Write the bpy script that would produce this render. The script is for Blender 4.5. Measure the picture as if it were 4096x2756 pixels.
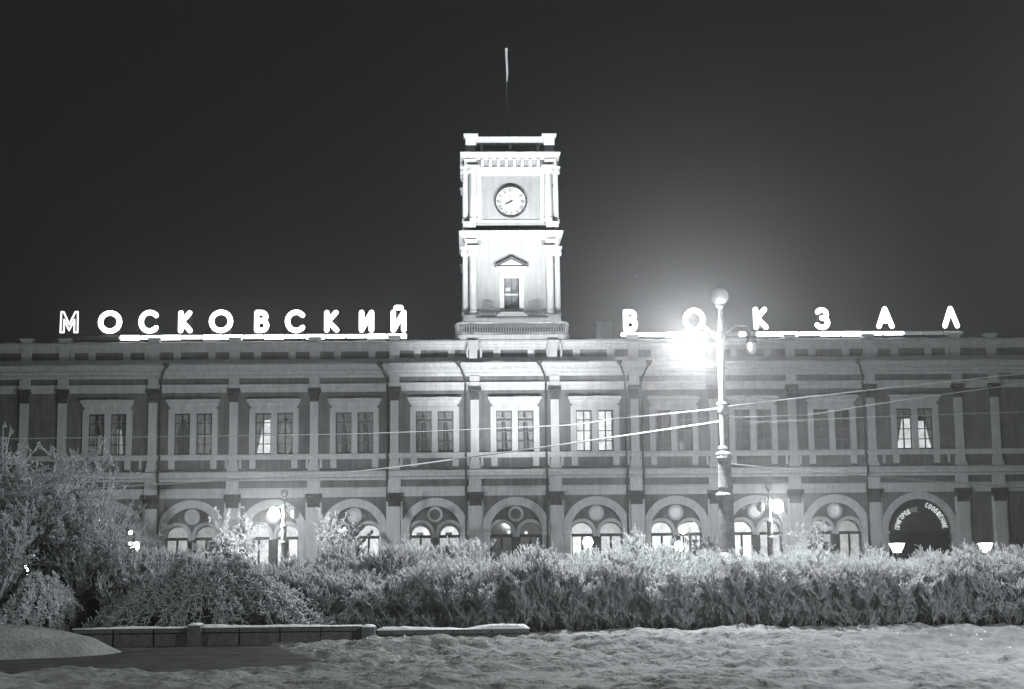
import bpy, math, random
import numpy as np
from mathutils import Matrix, Vector

rnd = random.Random(7)
sc = bpy.context.scene
for o in list(bpy.data.objects):
    bpy.data.objects.remove(o)
COL = sc.collection
PI = math.pi

# ------------------------------------------------------------------ camera
def cam_axes(yaw, pitch, roll):
    f = Vector((math.sin(yaw) * math.cos(pitch), math.cos(yaw) * math.cos(pitch), math.sin(pitch)))
    r = Vector((math.cos(yaw), -math.sin(yaw), 0))
    u = r.cross(f)
    c, s = math.cos(roll), math.sin(roll)
    return f, c * r + s * u, -s * r + c * u
cam_d = bpy.data.cameras.new('camera')
cam = bpy.data.objects.new('camera', cam_d)
COL.objects.link(cam)
sc.camera = cam
cf, cr, cu = cam_axes(0.03482620592564634, 0.14311355526585423, -0.010754691590246196)
M = Matrix((cr, cu, -cf)).transposed().to_4x4()
M.translation = (-4.468, -124.0, 1.6)
cam.matrix_world = M
cam_d.sensor_width = 36.0
cam_d.lens = 36.0 * 6200 / 4096
cam_d.clip_start = 0.1
cam_d.clip_end = 2000

# ------------------------------------------------------------------ night sky
world = bpy.data.worlds.new('World')
sc.world = world
world.use_nodes = True
nt = world.node_tree
nt.nodes.clear()
sky = nt.nodes.new('ShaderNodeTexSky')
sky.sky_type = 'NISHITA'
sky.sun_disc = False
sky.sun_elevation = math.radians(-4)
sky.sun_rotation = math.radians(200)
bw = nt.nodes.new('ShaderNodeRGBToBW')
bg1 = nt.nodes.new('ShaderNodeBackground')
bg1.inputs['Strength'].default_value = 0.05
bg2 = nt.nodes.new('ShaderNodeBackground')
bg2.inputs['Color'].default_value = (0.96, 1.0, 1.04, 1)
bg2.inputs['Strength'].default_value = 0.012
add = nt.nodes.new('ShaderNodeAddShader')
wo = nt.nodes.new('ShaderNodeOutputWorld')
nt.links.new(sky.outputs[0], bw.inputs[0])
nt.links.new(bw.outputs[0], bg1.inputs['Color'])
nt.links.new(bg1.outputs[0], add.inputs[0])
nt.links.new(bg2.outputs[0], add.inputs[1])
nt.links.new(add.outputs[0], wo.inputs[0])

sc.view_settings.view_transform = 'Standard'
sc.view_settings.look = 'None'
sc.view_settings.exposure = 0
sc.view_settings.gamma = 1
sc.view_settings.use_curve_mapping = False
sc.cycles.use_denoising = True
sc.cycles.max_bounces = 5
sc.cycles.diffuse_bounces = 2
sc.cycles.glossy_bounces = 2
sc.cycles.transmission_bounces = 3
sc.cycles.transparent_max_bounces = 8
sc.cycles.volume_bounces = 0
sc.cycles.sample_clamp_indirect = 3.0
sc.cycles.sample_clamp_direct = 0.0
sc.cycles.caustics_reflective = False
sc.cycles.caustics_refractive = False

TINT = (0.975, 1.0, 1.01)      # the film's slightly cool grey

# floodlights (their housings are built further down)
def spot(loc, target, power, size, blend=0.6, radius=0.3):
    d = bpy.data.lights.new('flood_beam', 'SPOT')
    d.energy = power
    d.spot_size = math.radians(size)
    d.spot_blend = blend
    d.shadow_soft_size = radius
    d.color = TINT
    o = bpy.data.objects.new('flood_beam', d)
    COL.objects.link(o)
    o.location = loc
    o.rotation_euler = (Vector(target) - Vector(loc)).to_track_quat('-Z', 'Y').to_euler()
    return o
FLOODS = [((-11, -30, 0.9), (-0.6, 0, 34.0), 106000, 27, .8),
          ((11, -30, 0.9), (0.6, 0, 34.0), 126000, 27, .8),
          ((-4, -24, 0.9), (-1.5, 0, 18.5), 23000, 37, .9),
          ((5, -24, 0.9), (1.2, 0, 18.5), 24000, 37, .9),
          ((-24, -27, 0.9), (-13, 0, 6), 700, 95, 1.0),
          ((24, -27, 0.9), (11, 0, 6), 500, 95, 1.0)]
for l, t, p_, s_, b_ in FLOODS:
    spot(l, t, p_, s_, b_)

# ------------------------------------------------------------------ materials
def grey(v):
    return (v * TINT[0], v * TINT[1], v * TINT[2], 1)
MATS = {}
def mat(name, v, rough=0.85, noise=0.25, scale=3.0, detail=6, streak=0.0, bump=0.0, bscale=30, metal=0.0, spec=0.3):
    m = bpy.data.materials.new(name)
    m.use_nodes = True
    n = m.node_tree
    b = n.nodes['Principled BSDF']
    b.inputs['Roughness'].default_value = rough
    b.inputs['Metallic'].default_value = metal
    b.inputs['Specular IOR Level'].default_value = spec
    geo = n.nodes.new('ShaderNodeTexCoord')
    no = n.nodes.new('ShaderNodeTexNoise')
    no.inputs['Scale'].default_value = scale
    no.inputs['Detail'].default_value = detail
    no.inputs['Roughness'].default_value = 0.65
    n.links.new(geo.outputs['Object'], no.inputs['Vector'])
    ramp = n.nodes.new('ShaderNodeMapRange')
    ramp.inputs['From Min'].default_value = 0.3
    ramp.inputs['From Max'].default_value = 0.7
    ramp.inputs['To Min'].default_value = 1 - noise
    ramp.inputs['To Max'].default_value = 1 + noise
    n.links.new(no.outputs['Fac'], ramp.inputs['Value'])
    val = ramp.outputs[0]
    if streak > 0:
        mp = n.nodes.new('ShaderNodeMapping')
        mp.inputs['Scale'].default_value = (2.2, 2.2, 0.18)
        n.links.new(geo.outputs['Object'], mp.inputs['Vector'])
        n2 = n.nodes.new('ShaderNodeTexNoise')
        n2.inputs['Scale'].default_value = 1.6
        n2.inputs['Detail'].default_value = 5
        n.links.new(mp.outputs[0], n2.inputs['Vector'])
        r2 = n.nodes.new('ShaderNodeMapRange')
        r2.inputs['From Min'].default_value = 0.35
        r2.inputs['From Max'].default_value = 0.6
        r2.inputs['To Min'].default_value = 1 - streak
        r2.inputs['To Max'].default_value = 1.0
        n.links.new(n2.outputs['Fac'], r2.inputs['Value'])
        mu = n.nodes.new('ShaderNodeMath')
        mu.operation = 'MULTIPLY'
        n.links.new(val, mu.inputs[0])
        n.links.new(r2.outputs[0], mu.inputs[1])
        val = mu.outputs[0]
    vm = n.nodes.new('ShaderNodeVectorMath')
    vm.operation = 'SCALE'
    vm.inputs[0].default_value = grey(v)[:3]
    n.links.new(val, vm.inputs['Scale'])
    n.links.new(vm.outputs[0], b.inputs['Base Color'])
    if bump > 0:
        n3 = n.nodes.new('ShaderNodeTexNoise')
        n3.inputs['Scale'].default_value = bscale
        n3.inputs['Detail'].default_value = 5
        n.links.new(geo.outputs['Object'], n3.inputs['Vector'])
        bp = n.nodes.new('ShaderNodeBump')
        bp.inputs['Strength'].default_value = bump
        bp.inputs['Distance'].default_value = 0.05
        n.links.new(n3.outputs['Fac'], bp.inputs['Height'])
        n.links.new(bp.outputs[0], b.inputs['Normal'])
    MATS[name] = m
    return m
def translucent(m, amount):
    n = m.node_tree
    b = n.nodes['Principled BSDF']
    out = [x for x in n.nodes if x.type == 'OUTPUT_MATERIAL'][0]
    tr = n.nodes.new('ShaderNodeBsdfTranslucent')
    n.links.new(b.inputs['Base Color'].links[0].from_socket, tr.inputs['Color'])
    mx = n.nodes.new('ShaderNodeMixShader')
    mx.inputs[0].default_value = amount
    n.links.new(b.outputs[0], mx.inputs[1])
    n.links.new(tr.outputs[0], mx.inputs[2])
    n.links.new(mx.outputs[0], out.inputs[0])
    return m
def emat(name, v, strength, base=0.3, noise=0.0, scale=3.0):
    m = bpy.data.materials.new(name)
    m.use_nodes = True
    n = m.node_tree
    b = n.nodes['Principled BSDF']
    b.inputs['Base Color'].default_value = grey(base)
    b.inputs['Roughness'].default_value = 0.4
    b.inputs['Emission Color'].default_value = grey(v)
    b.inputs['Emission Strength'].default_value = strength
    if noise > 0:
        geo = n.nodes.new('ShaderNodeNewGeometry')
        no = n.nodes.new('ShaderNodeTexNoise')
        no.inputs['Scale'].default_value = scale
        no.inputs['Detail'].default_value = 4
        n.links.new(geo.outputs['Position'], no.inputs['Vector'])
        r = n.nodes.new('ShaderNodeMapRange')
        r.inputs['From Min'].default_value = 0.3
        r.inputs['From Max'].default_value = 0.7
        r.inputs['To Min'].default_value = strength * (1 - noise)
        r.inputs['To Max'].default_value = strength * (1 + noise)
        n.links.new(no.outputs['Fac'], r.inputs['Value'])
        n.links.new(r.outputs[0], b.inputs['Emission Strength'])
    MATS[name] = m
    return m

WALL = mat('ochre_stucco', 0.23, noise=0.24, scale=.7, streak=0.3, bump=0.3, bscale=14)
TWALL = mat('pale_tower_stucco', 0.4, noise=0.1, scale=1.2, streak=0.14, bump=0.3, bscale=14)
TRIM = mat('white_stucco_trim', 0.74, noise=0.09, scale=1.5, streak=0.16, bump=0.25, bscale=16)
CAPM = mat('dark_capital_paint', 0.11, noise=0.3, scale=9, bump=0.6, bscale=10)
SNOWM = mat('snow', 0.8, noise=0.07, scale=1.2, bump=0.5, bscale=9)
SNOWD = mat('trodden_snow', 0.27, noise=0.35, scale=1.6, bump=1.0, bscale=10)
IRON = mat('painted_iron', 0.05, rough=0.55, noise=0.25, scale=12)
PIPE = mat('zinc_downpipe', 0.10, rough=0.6, noise=0.3, scale=5)
POLE = mat('frosted_pole_paint', 0.26, rough=0.7, noise=0.35, scale=7, streak=0.25, bump=0.5, bscale=30)
GLOBE = mat('milk_glass_globe', 0.6, rough=0.25, noise=0.08, scale=4, spec=0.5)
GRAN = mat('grey_granite', 0.12, noise=0.35, scale=9, bump=0.6, bscale=40)
ASPH = mat('wet_asphalt', 0.055, rough=0.8, noise=0.75, scale=1.3, bump=0.4, bscale=30)
BARK = mat('dark_bark', 0.10, noise=0.3, scale=14)
FROST = mat('hoar_frosted_twigs', 0.78, noise=0.3, scale=5)
translucent(FROST, .6)
FROST2 = mat('half_frosted_twigs', 0.34, noise=0.4, scale=4)
ROOFM = mat('sheet_metal_roof', 0.12, rough=0.6, noise=0.25, scale=1.5)
CLOCKW = mat('white_clock_dial', 0.72, rough=0.5, noise=0.04, scale=3)
BLACK = mat('black_enamel', 0.03, rough=0.4, noise=0.2, scale=5)
FRAMED = mat('dark_window_frame', 0.10, rough=0.6, noise=0.2, scale=5)
FRAMEL = mat('grey_window_frame', 0.22, rough=0.6, noise=0.2, scale=5)
CURT = mat('window_curtain', 0.6, noise=0.2, scale=4)
ROOM = mat('room_dark', 0.035, noise=0.3, scale=1)
WIREM = mat('frosted_wire', 0.16, noise=0.2, scale=2)
POLETOP = mat('lit_pole_tone', 0.6, noise=0.15, scale=4)  # pale tone standing in for light on the pole's upper end
NEON = emat('neon_tube', 1.0, 5.0, base=0.7)
NEOND = emat('dim_neon_tube', 1.0, 0.14, base=0.5, noise=0.5, scale=.7)
NEONOFF = mat('unlit_tube', 0.12, rough=0.4)
GLOW = emat('lit_lamp_glass', 1.0, 14.0, base=0.7)
LANT = emat('lit_lantern_glass', 1.0, 30.0, base=0.7)
SIGNL = emat('arch_letter_lit', 1.0, 0.55, base=0.7, noise=0.35, scale=2.5)
SIGND = emat('arch_letter_dim', 1.0, 0.06, base=0.4)
def glass_mat():
    m = bpy.data.materials.new('window_glass')
    m.use_nodes = True
    n = m.node_tree
    n.nodes.clear()
    out = n.nodes.new('ShaderNodeOutputMaterial')
    tr = n.nodes.new('ShaderNodeBsdfTransparent')
    gl = n.nodes.new('ShaderNodeBsdfGlossy')
    gl.inputs['Roughness'].default_value = 0.03
    df = n.nodes.new('ShaderNodeBsdfDiffuse')
    df.inputs['Color'].default_value = grey(0.5)
    tc = n.nodes.new('ShaderNodeNewGeometry')
    no = n.nodes.new('ShaderNodeTexNoise')
    no.inputs['Scale'].default_value = 2.2
    no.inputs['Detail'].default_value = 5
    n.links.new(tc.outputs['Position'], no.inputs['Vector'])
    r = n.nodes.new('ShaderNodeMapRange')
    r.inputs['From Min'].default_value = 0.4
    r.inputs['From Max'].default_value = 0.7
    r.inputs['To Min'].default_value = 0.02
    r.inputs['To Max'].default_value = 0.16
    n.links.new(no.outputs['Fac'], r.inputs['Value'])
    m1 = n.nodes.new('ShaderNodeMixShader')
    m1.inputs[0].default_value = 0.05
    m2 = n.nodes.new('ShaderNodeMixShader')
    n.links.new(tr.outputs[0], m1.inputs[1])
    n.links.new(gl.outputs[0], m1.inputs[2])
    n.links.new(r.outputs[0], m2.inputs[0])
    n.links.new(m1.outputs[0], m2.inputs[1])
    n.links.new(df.outputs[0], m2.inputs[2])
    n.links.new(m2.outputs[0], out.inputs[0])
    return m
GLASS = glass_mat()
ROOMS = {}
def room_mat(strength):
    k = round(strength, 3)
    if k not in ROOMS:
        ROOMS[k] = emat('lit_room', 1.0, strength, base=0.05, noise=0.25, scale=0.9) if strength > 0 else ROOM
    return ROOMS[k]

# ------------------------------------------------------------------ mesh tools
class MB:
    def __init__(s):
        s.v = []; s.f = []
    def add(s, vs, fs):
        o = len(s.v)
        s.v += [tuple(p) for p in vs]
        s.f += [tuple(i + o for i in f) for f in fs]
        return s
    def box(s, x0, x1, y0, y1, z0, z1):
        return s.add([(x0, y0, z0), (x1, y0, z0), (x1, y1, z0), (x0, y1, z0), (x0, y0, z1), (x1, y0, z1), (x1, y1, z1), (x0, y1, z1)],
                     [(0, 3, 2, 1), (4, 5, 6, 7), (0, 1, 5, 4), (1, 2, 6, 5), (2, 3, 7, 6), (3, 0, 4, 7)])
    def prism_x(s, prof, x0, x1, t0=0.0, t1=0.0):
        # closed (y,z) profile extruded along x; t: outward spread of the ends with depth (-y)
        n = len(prof)
        vs = [(x0 + t0 * y, y, z) for y, z in prof] + [(x1 - t1 * y, y, z) for y, z in prof]
        fs = [(i, (i + 1) % n, n + (i + 1) % n, n + i) for i in range(n)]
        fs += [tuple(range(n))[::-1], tuple(range(n, 2 * n))]
        return s.add(vs, fs)
    def ring(s, cx, z0, ri, ro, y0, y1, a0=0, a1=PI, n=28):
        # annular block in the xz plane, from y0 (front) to y1
        vs = []
        full = abs(a1 - a0 - 2 * PI) < 1e-6
        m = n if full else n + 1
        for k in range(m):
            a = a0 + (a1 - a0) * k / n
            c, q = math.cos(a), math.sin(a)
            vs += [(cx + ri * c, y0, z0 + ri * q), (cx + ro * c, y0, z0 + ro * q), (cx + ro * c, y1, z0 + ro * q), (cx + ri * c, y1, z0 + ri * q)]
        fs = []
        for k in range(n):
            a, b = 4 * k, 4 * ((k + 1) % m)
            for j in range(4):
                fs.append((a + j, a + (j + 1) % 4, b + (j + 1) % 4, b + j))
        if not full:
            fs += [(0, 3, 2, 1), (4 * n, 4 * n + 1, 4 * n + 2, 4 * n + 3)]
        return s.add(vs, fs)
    def disc(s, cx, z0, r, y0, y1, a0=0, a1=2 * PI, n=28):
        vs = []
        full = abs(a1 - a0 - 2 * PI) < 1e-6
        m = n if full else n + 1
        for yy in (y0, y1):
            for k in range(m):
                a = a0 + (a1 - a0) * k / n
                vs.append((cx + r * math.cos(a), yy, z0 + r * math.sin(a)))
        fs = [tuple(range(m)), tuple(range(m, 2 * m))[::-1]]
        fs += [(k, m + k, m + (k + 1) % m, (k + 1) % m) for k in range(m)]
        return s.add(vs, fs)
    def tube(s, pts, r, n=6, cap=True):
        pts = [Vector(p) for p in pts]
        rs = r if isinstance(r, (list, tuple)) else [r] * len(pts)
        o = len(s.v)
        ref = None
        for i, p in enumerate(pts):
            d = (pts[min(i + 1, len(pts) - 1)] - pts[max(i - 1, 0)]).normalized()
            if ref is None:
                ref = Vector((0, 1, 0)) if abs(d.y) < 0.9 else Vector((1, 0, 0))
            a = d.cross(ref).normalized()
            b = d.cross(a).normalized()
            ref = a.cross(d) * 1.0 if False else ref
            for k in range(n):
                t = 2 * PI * k / n
                q = p + a * (rs[i] * math.cos(t)) + b * (rs[i] * math.sin(t))
                s.v.append(tuple(q))
        for i in range(len(pts) - 1):
            for k in range(n):
                a = o + i * n + k; b = o + i * n + (k + 1) % n
                s.f.append((a, b, b + n, a + n))
        if cap:
            s.f.append(tuple(o + k for k in range(n))[::-1])
            s.f.append(tuple(o + (len(pts) - 1) * n + k for k in range(n)))
        return s
    def lathe(s, prof, cx=0, cy=0, n=16):
        # prof: (r,z) list
        o = len(s.v)
        for r, z in prof:
            for k in range(n):
                t = 2 * PI * k / n
                s.v.append((cx + r * math.cos(t), cy + r * math.sin(t), z))
        for i in range(len(prof) - 1):
            for k in range(n):
                a = o + i * n + k; b = o + i * n + (k + 1) % n
                s.f.append((a, b, b + n, a + n))
        s.f.append(tuple(o + k for k in range(n))[::-1])
        s.f.append(tuple(o + (len(prof) - 1) * n + k for k in range(n)))
        return s
    def sphere(s, c, r, nu=14, nv=9, sz=1.0):
        prof = [(r * math.sin(PI * (i + .02) / (nv + .04)), c[2] - sz * r * math.cos(PI * i / nv)) for i in range(nv + 1)]
        return s.lathe(prof, c[0], c[1], nu)
    def mesh(s, name, m):
        me = bpy.data.meshes.new(name)
        me.from_pydata(s.v, [], s.f)
        me.materials.append(m)
        return me
    def build(s, name, m, parent=None, smooth=False, loc=None):
        me = s.mesh(name, m)
        if smooth:
            me.polygons.foreach_set('use_smooth', [True] * len(me.polygons))
        return put(name, me, parent, loc)
def put(name, me, parent=None, loc=None):
    o = bpy.data.objects.new(name, me)
    COL.objects.link(o)
    if parent is not None:
        o.parent = parent
    if loc is not None:
        o.location = loc
    return o
def tag(o, label=None, cat=None, group=None, kind=None):
    if label: o['label'] = label
    if cat: o['category'] = cat
    if group: o['group'] = group
    if kind: o['kind'] = kind
    return o
def thing(name, label, cat, loc=(0, 0, 0), rz=0, group=None):
    o = bpy.data.objects.new(name, None)
    COL.objects.link(o)
    o.location = loc
    o.rotation_euler = (0, 0, rz)
    o.empty_display_size = 0.3
    return tag(o, label, cat, group)
def copy_tree(o, parent=None):
    c = o.copy()
    COL.objects.link(c)
    c.parent = parent
    for ch in [x for x in KIDS.get(o.name, [])]:
        copy_tree(ch, c)
    return c
KIDS = {}
def kids_of(root):
    for o in bpy.data.objects:
        if o.parent is not None:
            KIDS.setdefault(o.parent.name, [])
            if o not in KIDS[o.parent.name]:
                KIDS[o.parent.name].append(o)

# ================================================================== STATION BUILDING
B = 6.41
PIL = [(i - 4.5) * B for i in range(10)]
PIL = [-39.0, -36.0] + PIL + [36.0, 39.0]
BAYS = [(i, i * B) for i in range(-4, 5)] + [(-5, -32.42), (5, 32.42)]
BAYS.sort()
XE = 43.0
st = thing('station_building', 'long two storey railway station with pale pilasters, arched ground floor and roof parapet', 'railway station')

def yo(x):            # the middle three bays step forward
    return -0.45 if abs(x) < 9.3 else 0.0
# ---- walls
w = MB()
edges = [-XE] + [(BAYS[i][1] + BAYS[i + 1][1]) / 2 for i in range(10)] + [XE]
edges = [-XE, -35.9] + PIL[2:12] + [35.9, XE]
bay_span = {}
for i, cx in BAYS:
    hw = B / 2 if abs(i) < 5 else 3.55
    x0, x1 = cx - hw, cx + hw
    if i == -5: x0, x1 = -35.9, -4.5 * B
    if i == 5: x0, x1 = 4.5 * B, 35.9
    bay_span[i] = (x0, x1)
    o = -0.45 if abs(i) <= 1 else 0.0
    R = 2.07 if abs(i) < 5 else 2.55
    zc = 4.45 if abs(i) < 5 else 4.2
    # ground floor: jambs and spandrel over the arch opening
    w.box(x0, cx - R, o, .9, 0, 8.1)
    w.box(cx + R, x1, o, .9, 0, 8.1)
    n = 24
    for k in range(n):
        a0 = PI - PI * k / n; a1 = PI - PI * (k + 1) / n
        xa, xb = cx + R * math.cos(a0), cx + R * math.cos(a1)
        za, zb = zc + R * math.sin(a0), zc + R * math.sin(a1)
        w.add([(xa, o, za), (xb, o, zb), (xb, o, 8.1), (xa, o, 8.1), (xa, .9, za), (xb, .9, zb), (xb, .9, 8.1), (xa, .9, 8.1)],
              [(0, 1, 2, 3), (4, 7, 6, 5), (0, 4, 5, 1)])
    # between the storeys and above
    w.box(x0, x1, o, .9, 8.1, 10.78)
    w.box(x0, cx - 1.56, o, .9, 10.78, 14.05)
    w.box(cx + 1.56, x1, o, .9, 10.78, 14.05)
    w.box(x0, x1, o, .9, 14.05, 17.0)
for sx in (-1, 1):
    a, b = sorted((sx * 35.9, sx * XE))
    w.box(a, b, 0, .9, 0, 17.0)
w.box(-XE, XE, 12.0, 12.6, 0, 17.0)
w.box(-XE, -XE + .6, .9, 12, 0, 17.0)
w.box(XE - .6, XE, .9, 12, 0, 17.0)
w.build('wall', WALL, st)
MB().box(-XE, XE, .9, 12, 8.3, 8.6).build('floor_slab', ROOM, st)
rf = MB().add([(-XE, 0.9, 17.3), (XE, .9, 17.3), (XE, 12.5, 17.3), (-XE, 12.5, 17.3), (-XE + 5, 6.5, 19.3), (XE - 5, 6.5, 19.3)],
              [(0, 1, 5, 4), (2, 3, 4, 5), (0, 4, 3), (1, 2, 5), (0, 3, 2, 1)]).build('roof', SNOWM, st)
for i_, (cx_, cy_) in enumerate([(7.8, 5.5), (-22, 6), (27, 6)]):
    ch = MB()
    ch.box(cx_ - .65, cx_ + .65, cy_ - .5, cy_ + .5, 18, 21.9 if i_ == 0 else 20.0)
    ch.box(cx_ - .75, cx_ + .75, cy_ - .6, cy_ + .6, 21.9 if i_ == 0 else 20.0, 22.1 if i_ == 0 else 20.2)
    ch.build('chimney', WALL, rf)

# ---- cornices: one part per section (left wing, middle, right wing)
SECT = [(-XE, -10.05, 0.0), (-10.05, 10.05, -0.45), (10.05, XE, 0.0)]
def prof(pts, o):
    return [(y + o, z) for y, z in pts]
for x0, x1, o in SECT:
    sp = 0.0
    c = MB()
    c.prism_x(prof([(.9, 16.86), (-.16, 16.86), (-.22, 16.98), (-.22, 17.12), (-.42, 17.16), (-.42, 17.3), (-.55, 17.34), (-.9, 17.42), (-.9, 17.62), (-1.02, 17.7), (-1.05, 17.84), (.9, 17.95)], o), x0, x1)
    co = c.build('cornice', TRIM, st)
    dn = MB()
    x = x0 + .15
    while x < x1 - .1:
        dn.box(x, x + .1, o - .34, o - .2, 17.0, 17.12)
        x += .2
    tag(dn.build('dentil_row', TRIM, co), kind='stuff')
    a = MB()
    a.prism_x(prof([(.1, 15.72), (-.1, 15.72), (-.1, 15.95), (-.15, 15.97), (-.15, 16.2), (-.24, 16.26), (-.24, 16.36), (.1, 16.36)], o), x0, x1)
    a.build('architrave', TRIM, st)
    c2 = MB()
    c2.prism_x(prof([(.1, 8.63), (-.18, 8.63), (-.24, 8.8), (-.5, 8.88), (-.5, 9.08), (-.62, 9.2), (-.64, 9.32), (.1, 9.38)], o), x0, x1)
    c2.build('string_course', TRIM, st)
    a2 = MB()
    a2.prism_x(prof([(.1, 7.3), (-.08, 7.3), (-.08, 7.62), (-.13, 7.64), (-.13, 7.92), (-.2, 7.96), (-.2, 8.06), (.1, 8.06)], o), x0, x1)
    a2.build('lower_architrave', TRIM, st)
    si = MB()
    si.prism_x(prof([(.1, 10.32), (-.14, 10.32), (-.16, 10.6), (-.26, 10.66), (-.26, 10.74), (.1, 10.76)], o), x0, x1)
    si.build('sill_course', TRIM, st)
    ba = MB()
    ba.prism_x(prof([(.1, 9.38), (-.14, 9.38), (-.14, 9.6), (.1, 9.62)], o), x0, x1)
    ba.build('plinth_course', WALL, st)

# ---- snow lying on the ledges
def ledge_snow(x0, x1, y0, y1, z, h, step=.35, seed=1, amp=.6):
    r = random.Random(seed)
    n = max(2, int((x1 - x0) / step))
    vs = []; fs = []
    ph = r.random() * 10
    for k in range(n + 1):
        x = x0 + (x1 - x0) * k / n
        hh = h * (1 + amp * (.6 * math.sin(x * 1.3 + ph) + .5 * math.sin(x * 3.1 + ph * 2) + r.uniform(-.4, .4)))
        hh = max(.015, hh)
        if k in (0, n): hh = .012
        yo_ = .03 * math.sin(x * 2.2 + ph)
        vs += [(x, y0 + yo_, z), (x, y0 + .05 + yo_, z + hh * .8), (x, (y0 + y1) / 2, z + hh), (x, y1, z + hh * .9), (x, y1, z)]
    for k in range(n):
        a = 5 * k
        for j in range(4):
            fs.append((a + j, a + j + 1, a + j + 6, a + j + 5))
    return vs, fs
for q, (x0, x1, o) in enumerate(SECT):
    s_ = MB()
    s_.add(*ledge_snow(x0 + .1, x1 - .1, -1.02 + o, -.1 + o, 17.88, .10, seed=q + 1))
    s_.build('cornice_snow', SNOWM, st, smooth=True)
    s_ = MB()
    s_.add(*ledge_snow(x0 + .1, x1 - .1, -.62 + o, -.05 + o, 9.345, .05, seed=q + 11))
    s_.build('string_course_snow', SNOWM, st, smooth=True)

# ---- parapet with sunk panels, pedestals over the pilasters
for x0, x1, o in SECT:
    par = MB()
    # back wall
    par.box(x0, x1, o + .12, o + .5, 17.96, 19.0)
    par.build('parapet_panel_wall', WALL, st)
    rail = MB()
    rail.prism_x(prof([(.55, 19.0), (.0, 19.0), (-.0, 19.3), (-.08, 19.36), (-.08, 19.5), (-.2, 19.58), (-.2, 19.74), (.55, 19.78)], o), x0, x1)
    rail.prism_x(prof([(.119, 17.97), (.0, 17.97), (.0, 18.36), (.119, 18.42)], o), x0, x1)
    for i, cx in BAYS:
        if x0 <= cx <= x1:
            hwb = (bay_span[i][1] - bay_span[i][0]) / 2
            for sx in (-1, 1):
                a, b = sorted((cx + sx * 1.1, cx + sx * 1.66))
                rail.box(a, b, o, o + .118, 18.425, 18.995)
                a, b = sorted((cx + sx * 2.78, cx + sx * (hwb - .42)))
                rail.box(a, b, o, o + .118, 18.425, 18.995)
    rail.build('parapet', TRIM, st)
    s_ = MB()
    s_.add(*ledge_snow(x0, x1, -.18 + o, .5 + o, 19.77, .07, seed=int(x0 * 3) + 77))
    s_.build('parapet_snow', SNOWM, st, smooth=True)
ped_mesh = MB().box(-.4, .4, -.1, .5, 17.97, 20.0).box(-.52, .52, -.22, .6, 20.003, 20.16).mesh('parapet_pedestal', TRIM)

# ---- pilasters
def cap_mesh(wb, wt, h, m):
    c = MB()
    # corinthian-like bell: two tiers of leaves, volutes, abacus
    n = 5
    c.box(-wb / 2, wb / 2, -.22, .1, 0, h * .86)
    for tier, (z0, z1, out, cnt) in enumerate([(0.02, .42 * h, .10, n), (.3 * h, .74 * h, .2, n - 1)]):
        for k in range(cnt):
            x = (k - (cnt - 1) / 2) * wb / n * 1.08 * (1 + .12 * tier)
            wd = wb / n * .44
            c.add([(x - wd, -.22, z0), (x + wd, -.22, z0), (x + wd, -.24 - out * .4, (z0 + z1) / 2), (x - wd, -.24 - out * .4, (z0 + z1) / 2),
                   (x + wd * .9, -.24 - out, z1), (x - wd * .9, -.24 - out, z1), (x, -.2 - out, z1 - .1 * h)],
                  [(0, 1, 2, 3), (3, 2, 4, 5), (5, 4, 6)])
    for sx in (-1, 1):
        c.add([], [])
        xx = sx * wt * .42
        c.tube([(xx, -.4, h * .78), (xx, -.1, h * .78)], h * .12, 8)
        c.add([(sx * wb * .5, -.2, h * .45), (sx * wb * .5, .1, h * .45), (sx * wt * .5, .1, h * .86), (sx * wt * .5, -.3, h * .86)], [(0, 1, 2, 3)])
    c.box(-wt / 2, wt / 2, -.4, .12, h * .865, h)
    return c.mesh('capital', m)
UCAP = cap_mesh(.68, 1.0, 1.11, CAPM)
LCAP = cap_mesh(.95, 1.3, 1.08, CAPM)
up = MB().box(-.33, .33, -.2, .05, 10.1, 14.93).box(-.42, .42, -.29, .05, 9.625, 9.85).box(-.38, .38, -.25, .05, 9.852, 10.098)
up.box(-.45, .45, -.4, .05, 9.39, 9.62)
UPM = up.mesh('upper_pilaster', TRIM)
lp = MB().box(-.46, .46, -.3, .05, .9, 6.5).box(-.64, .64, -.12, .04, .9, 6.9).box(-.75, .75, -.42, .05, 0, .898)
LPM = lp.mesh('lower_pilaster', TRIM)
BLK = MB().box(-.42, .42, -.42, .0, 16.05, 16.36).mesh('entablature_block', TRIM)
BLKF = MB().box(-.4, .4, -.3, .0, 16.364, 16.856).mesh('frieze_block', TRIM)
BLK2 = MB().box(-.52, .52, -.32, .0, 7.585, 8.06).box(-.5, .5, -.22, 0, 8.064, 8.62).mesh('lower_entablature_block', TRIM)
for x in PIL:
    o = -.45 if abs(x) < 10 else 0.0
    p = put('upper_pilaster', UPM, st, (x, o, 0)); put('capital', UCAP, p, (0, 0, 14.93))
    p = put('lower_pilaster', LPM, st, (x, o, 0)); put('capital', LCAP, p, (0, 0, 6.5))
    put('entablature_block', BLK, st, (x, o, 0)); put('frieze_block', BLKF, st, (x, o, 0))
    put('lower_entablature_block', BLK2, st, (x, o, 0))
    if abs(x) > 3.3:
        put('parapet_pedestal', ped_mesh, st, (x, o, 0))

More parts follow.
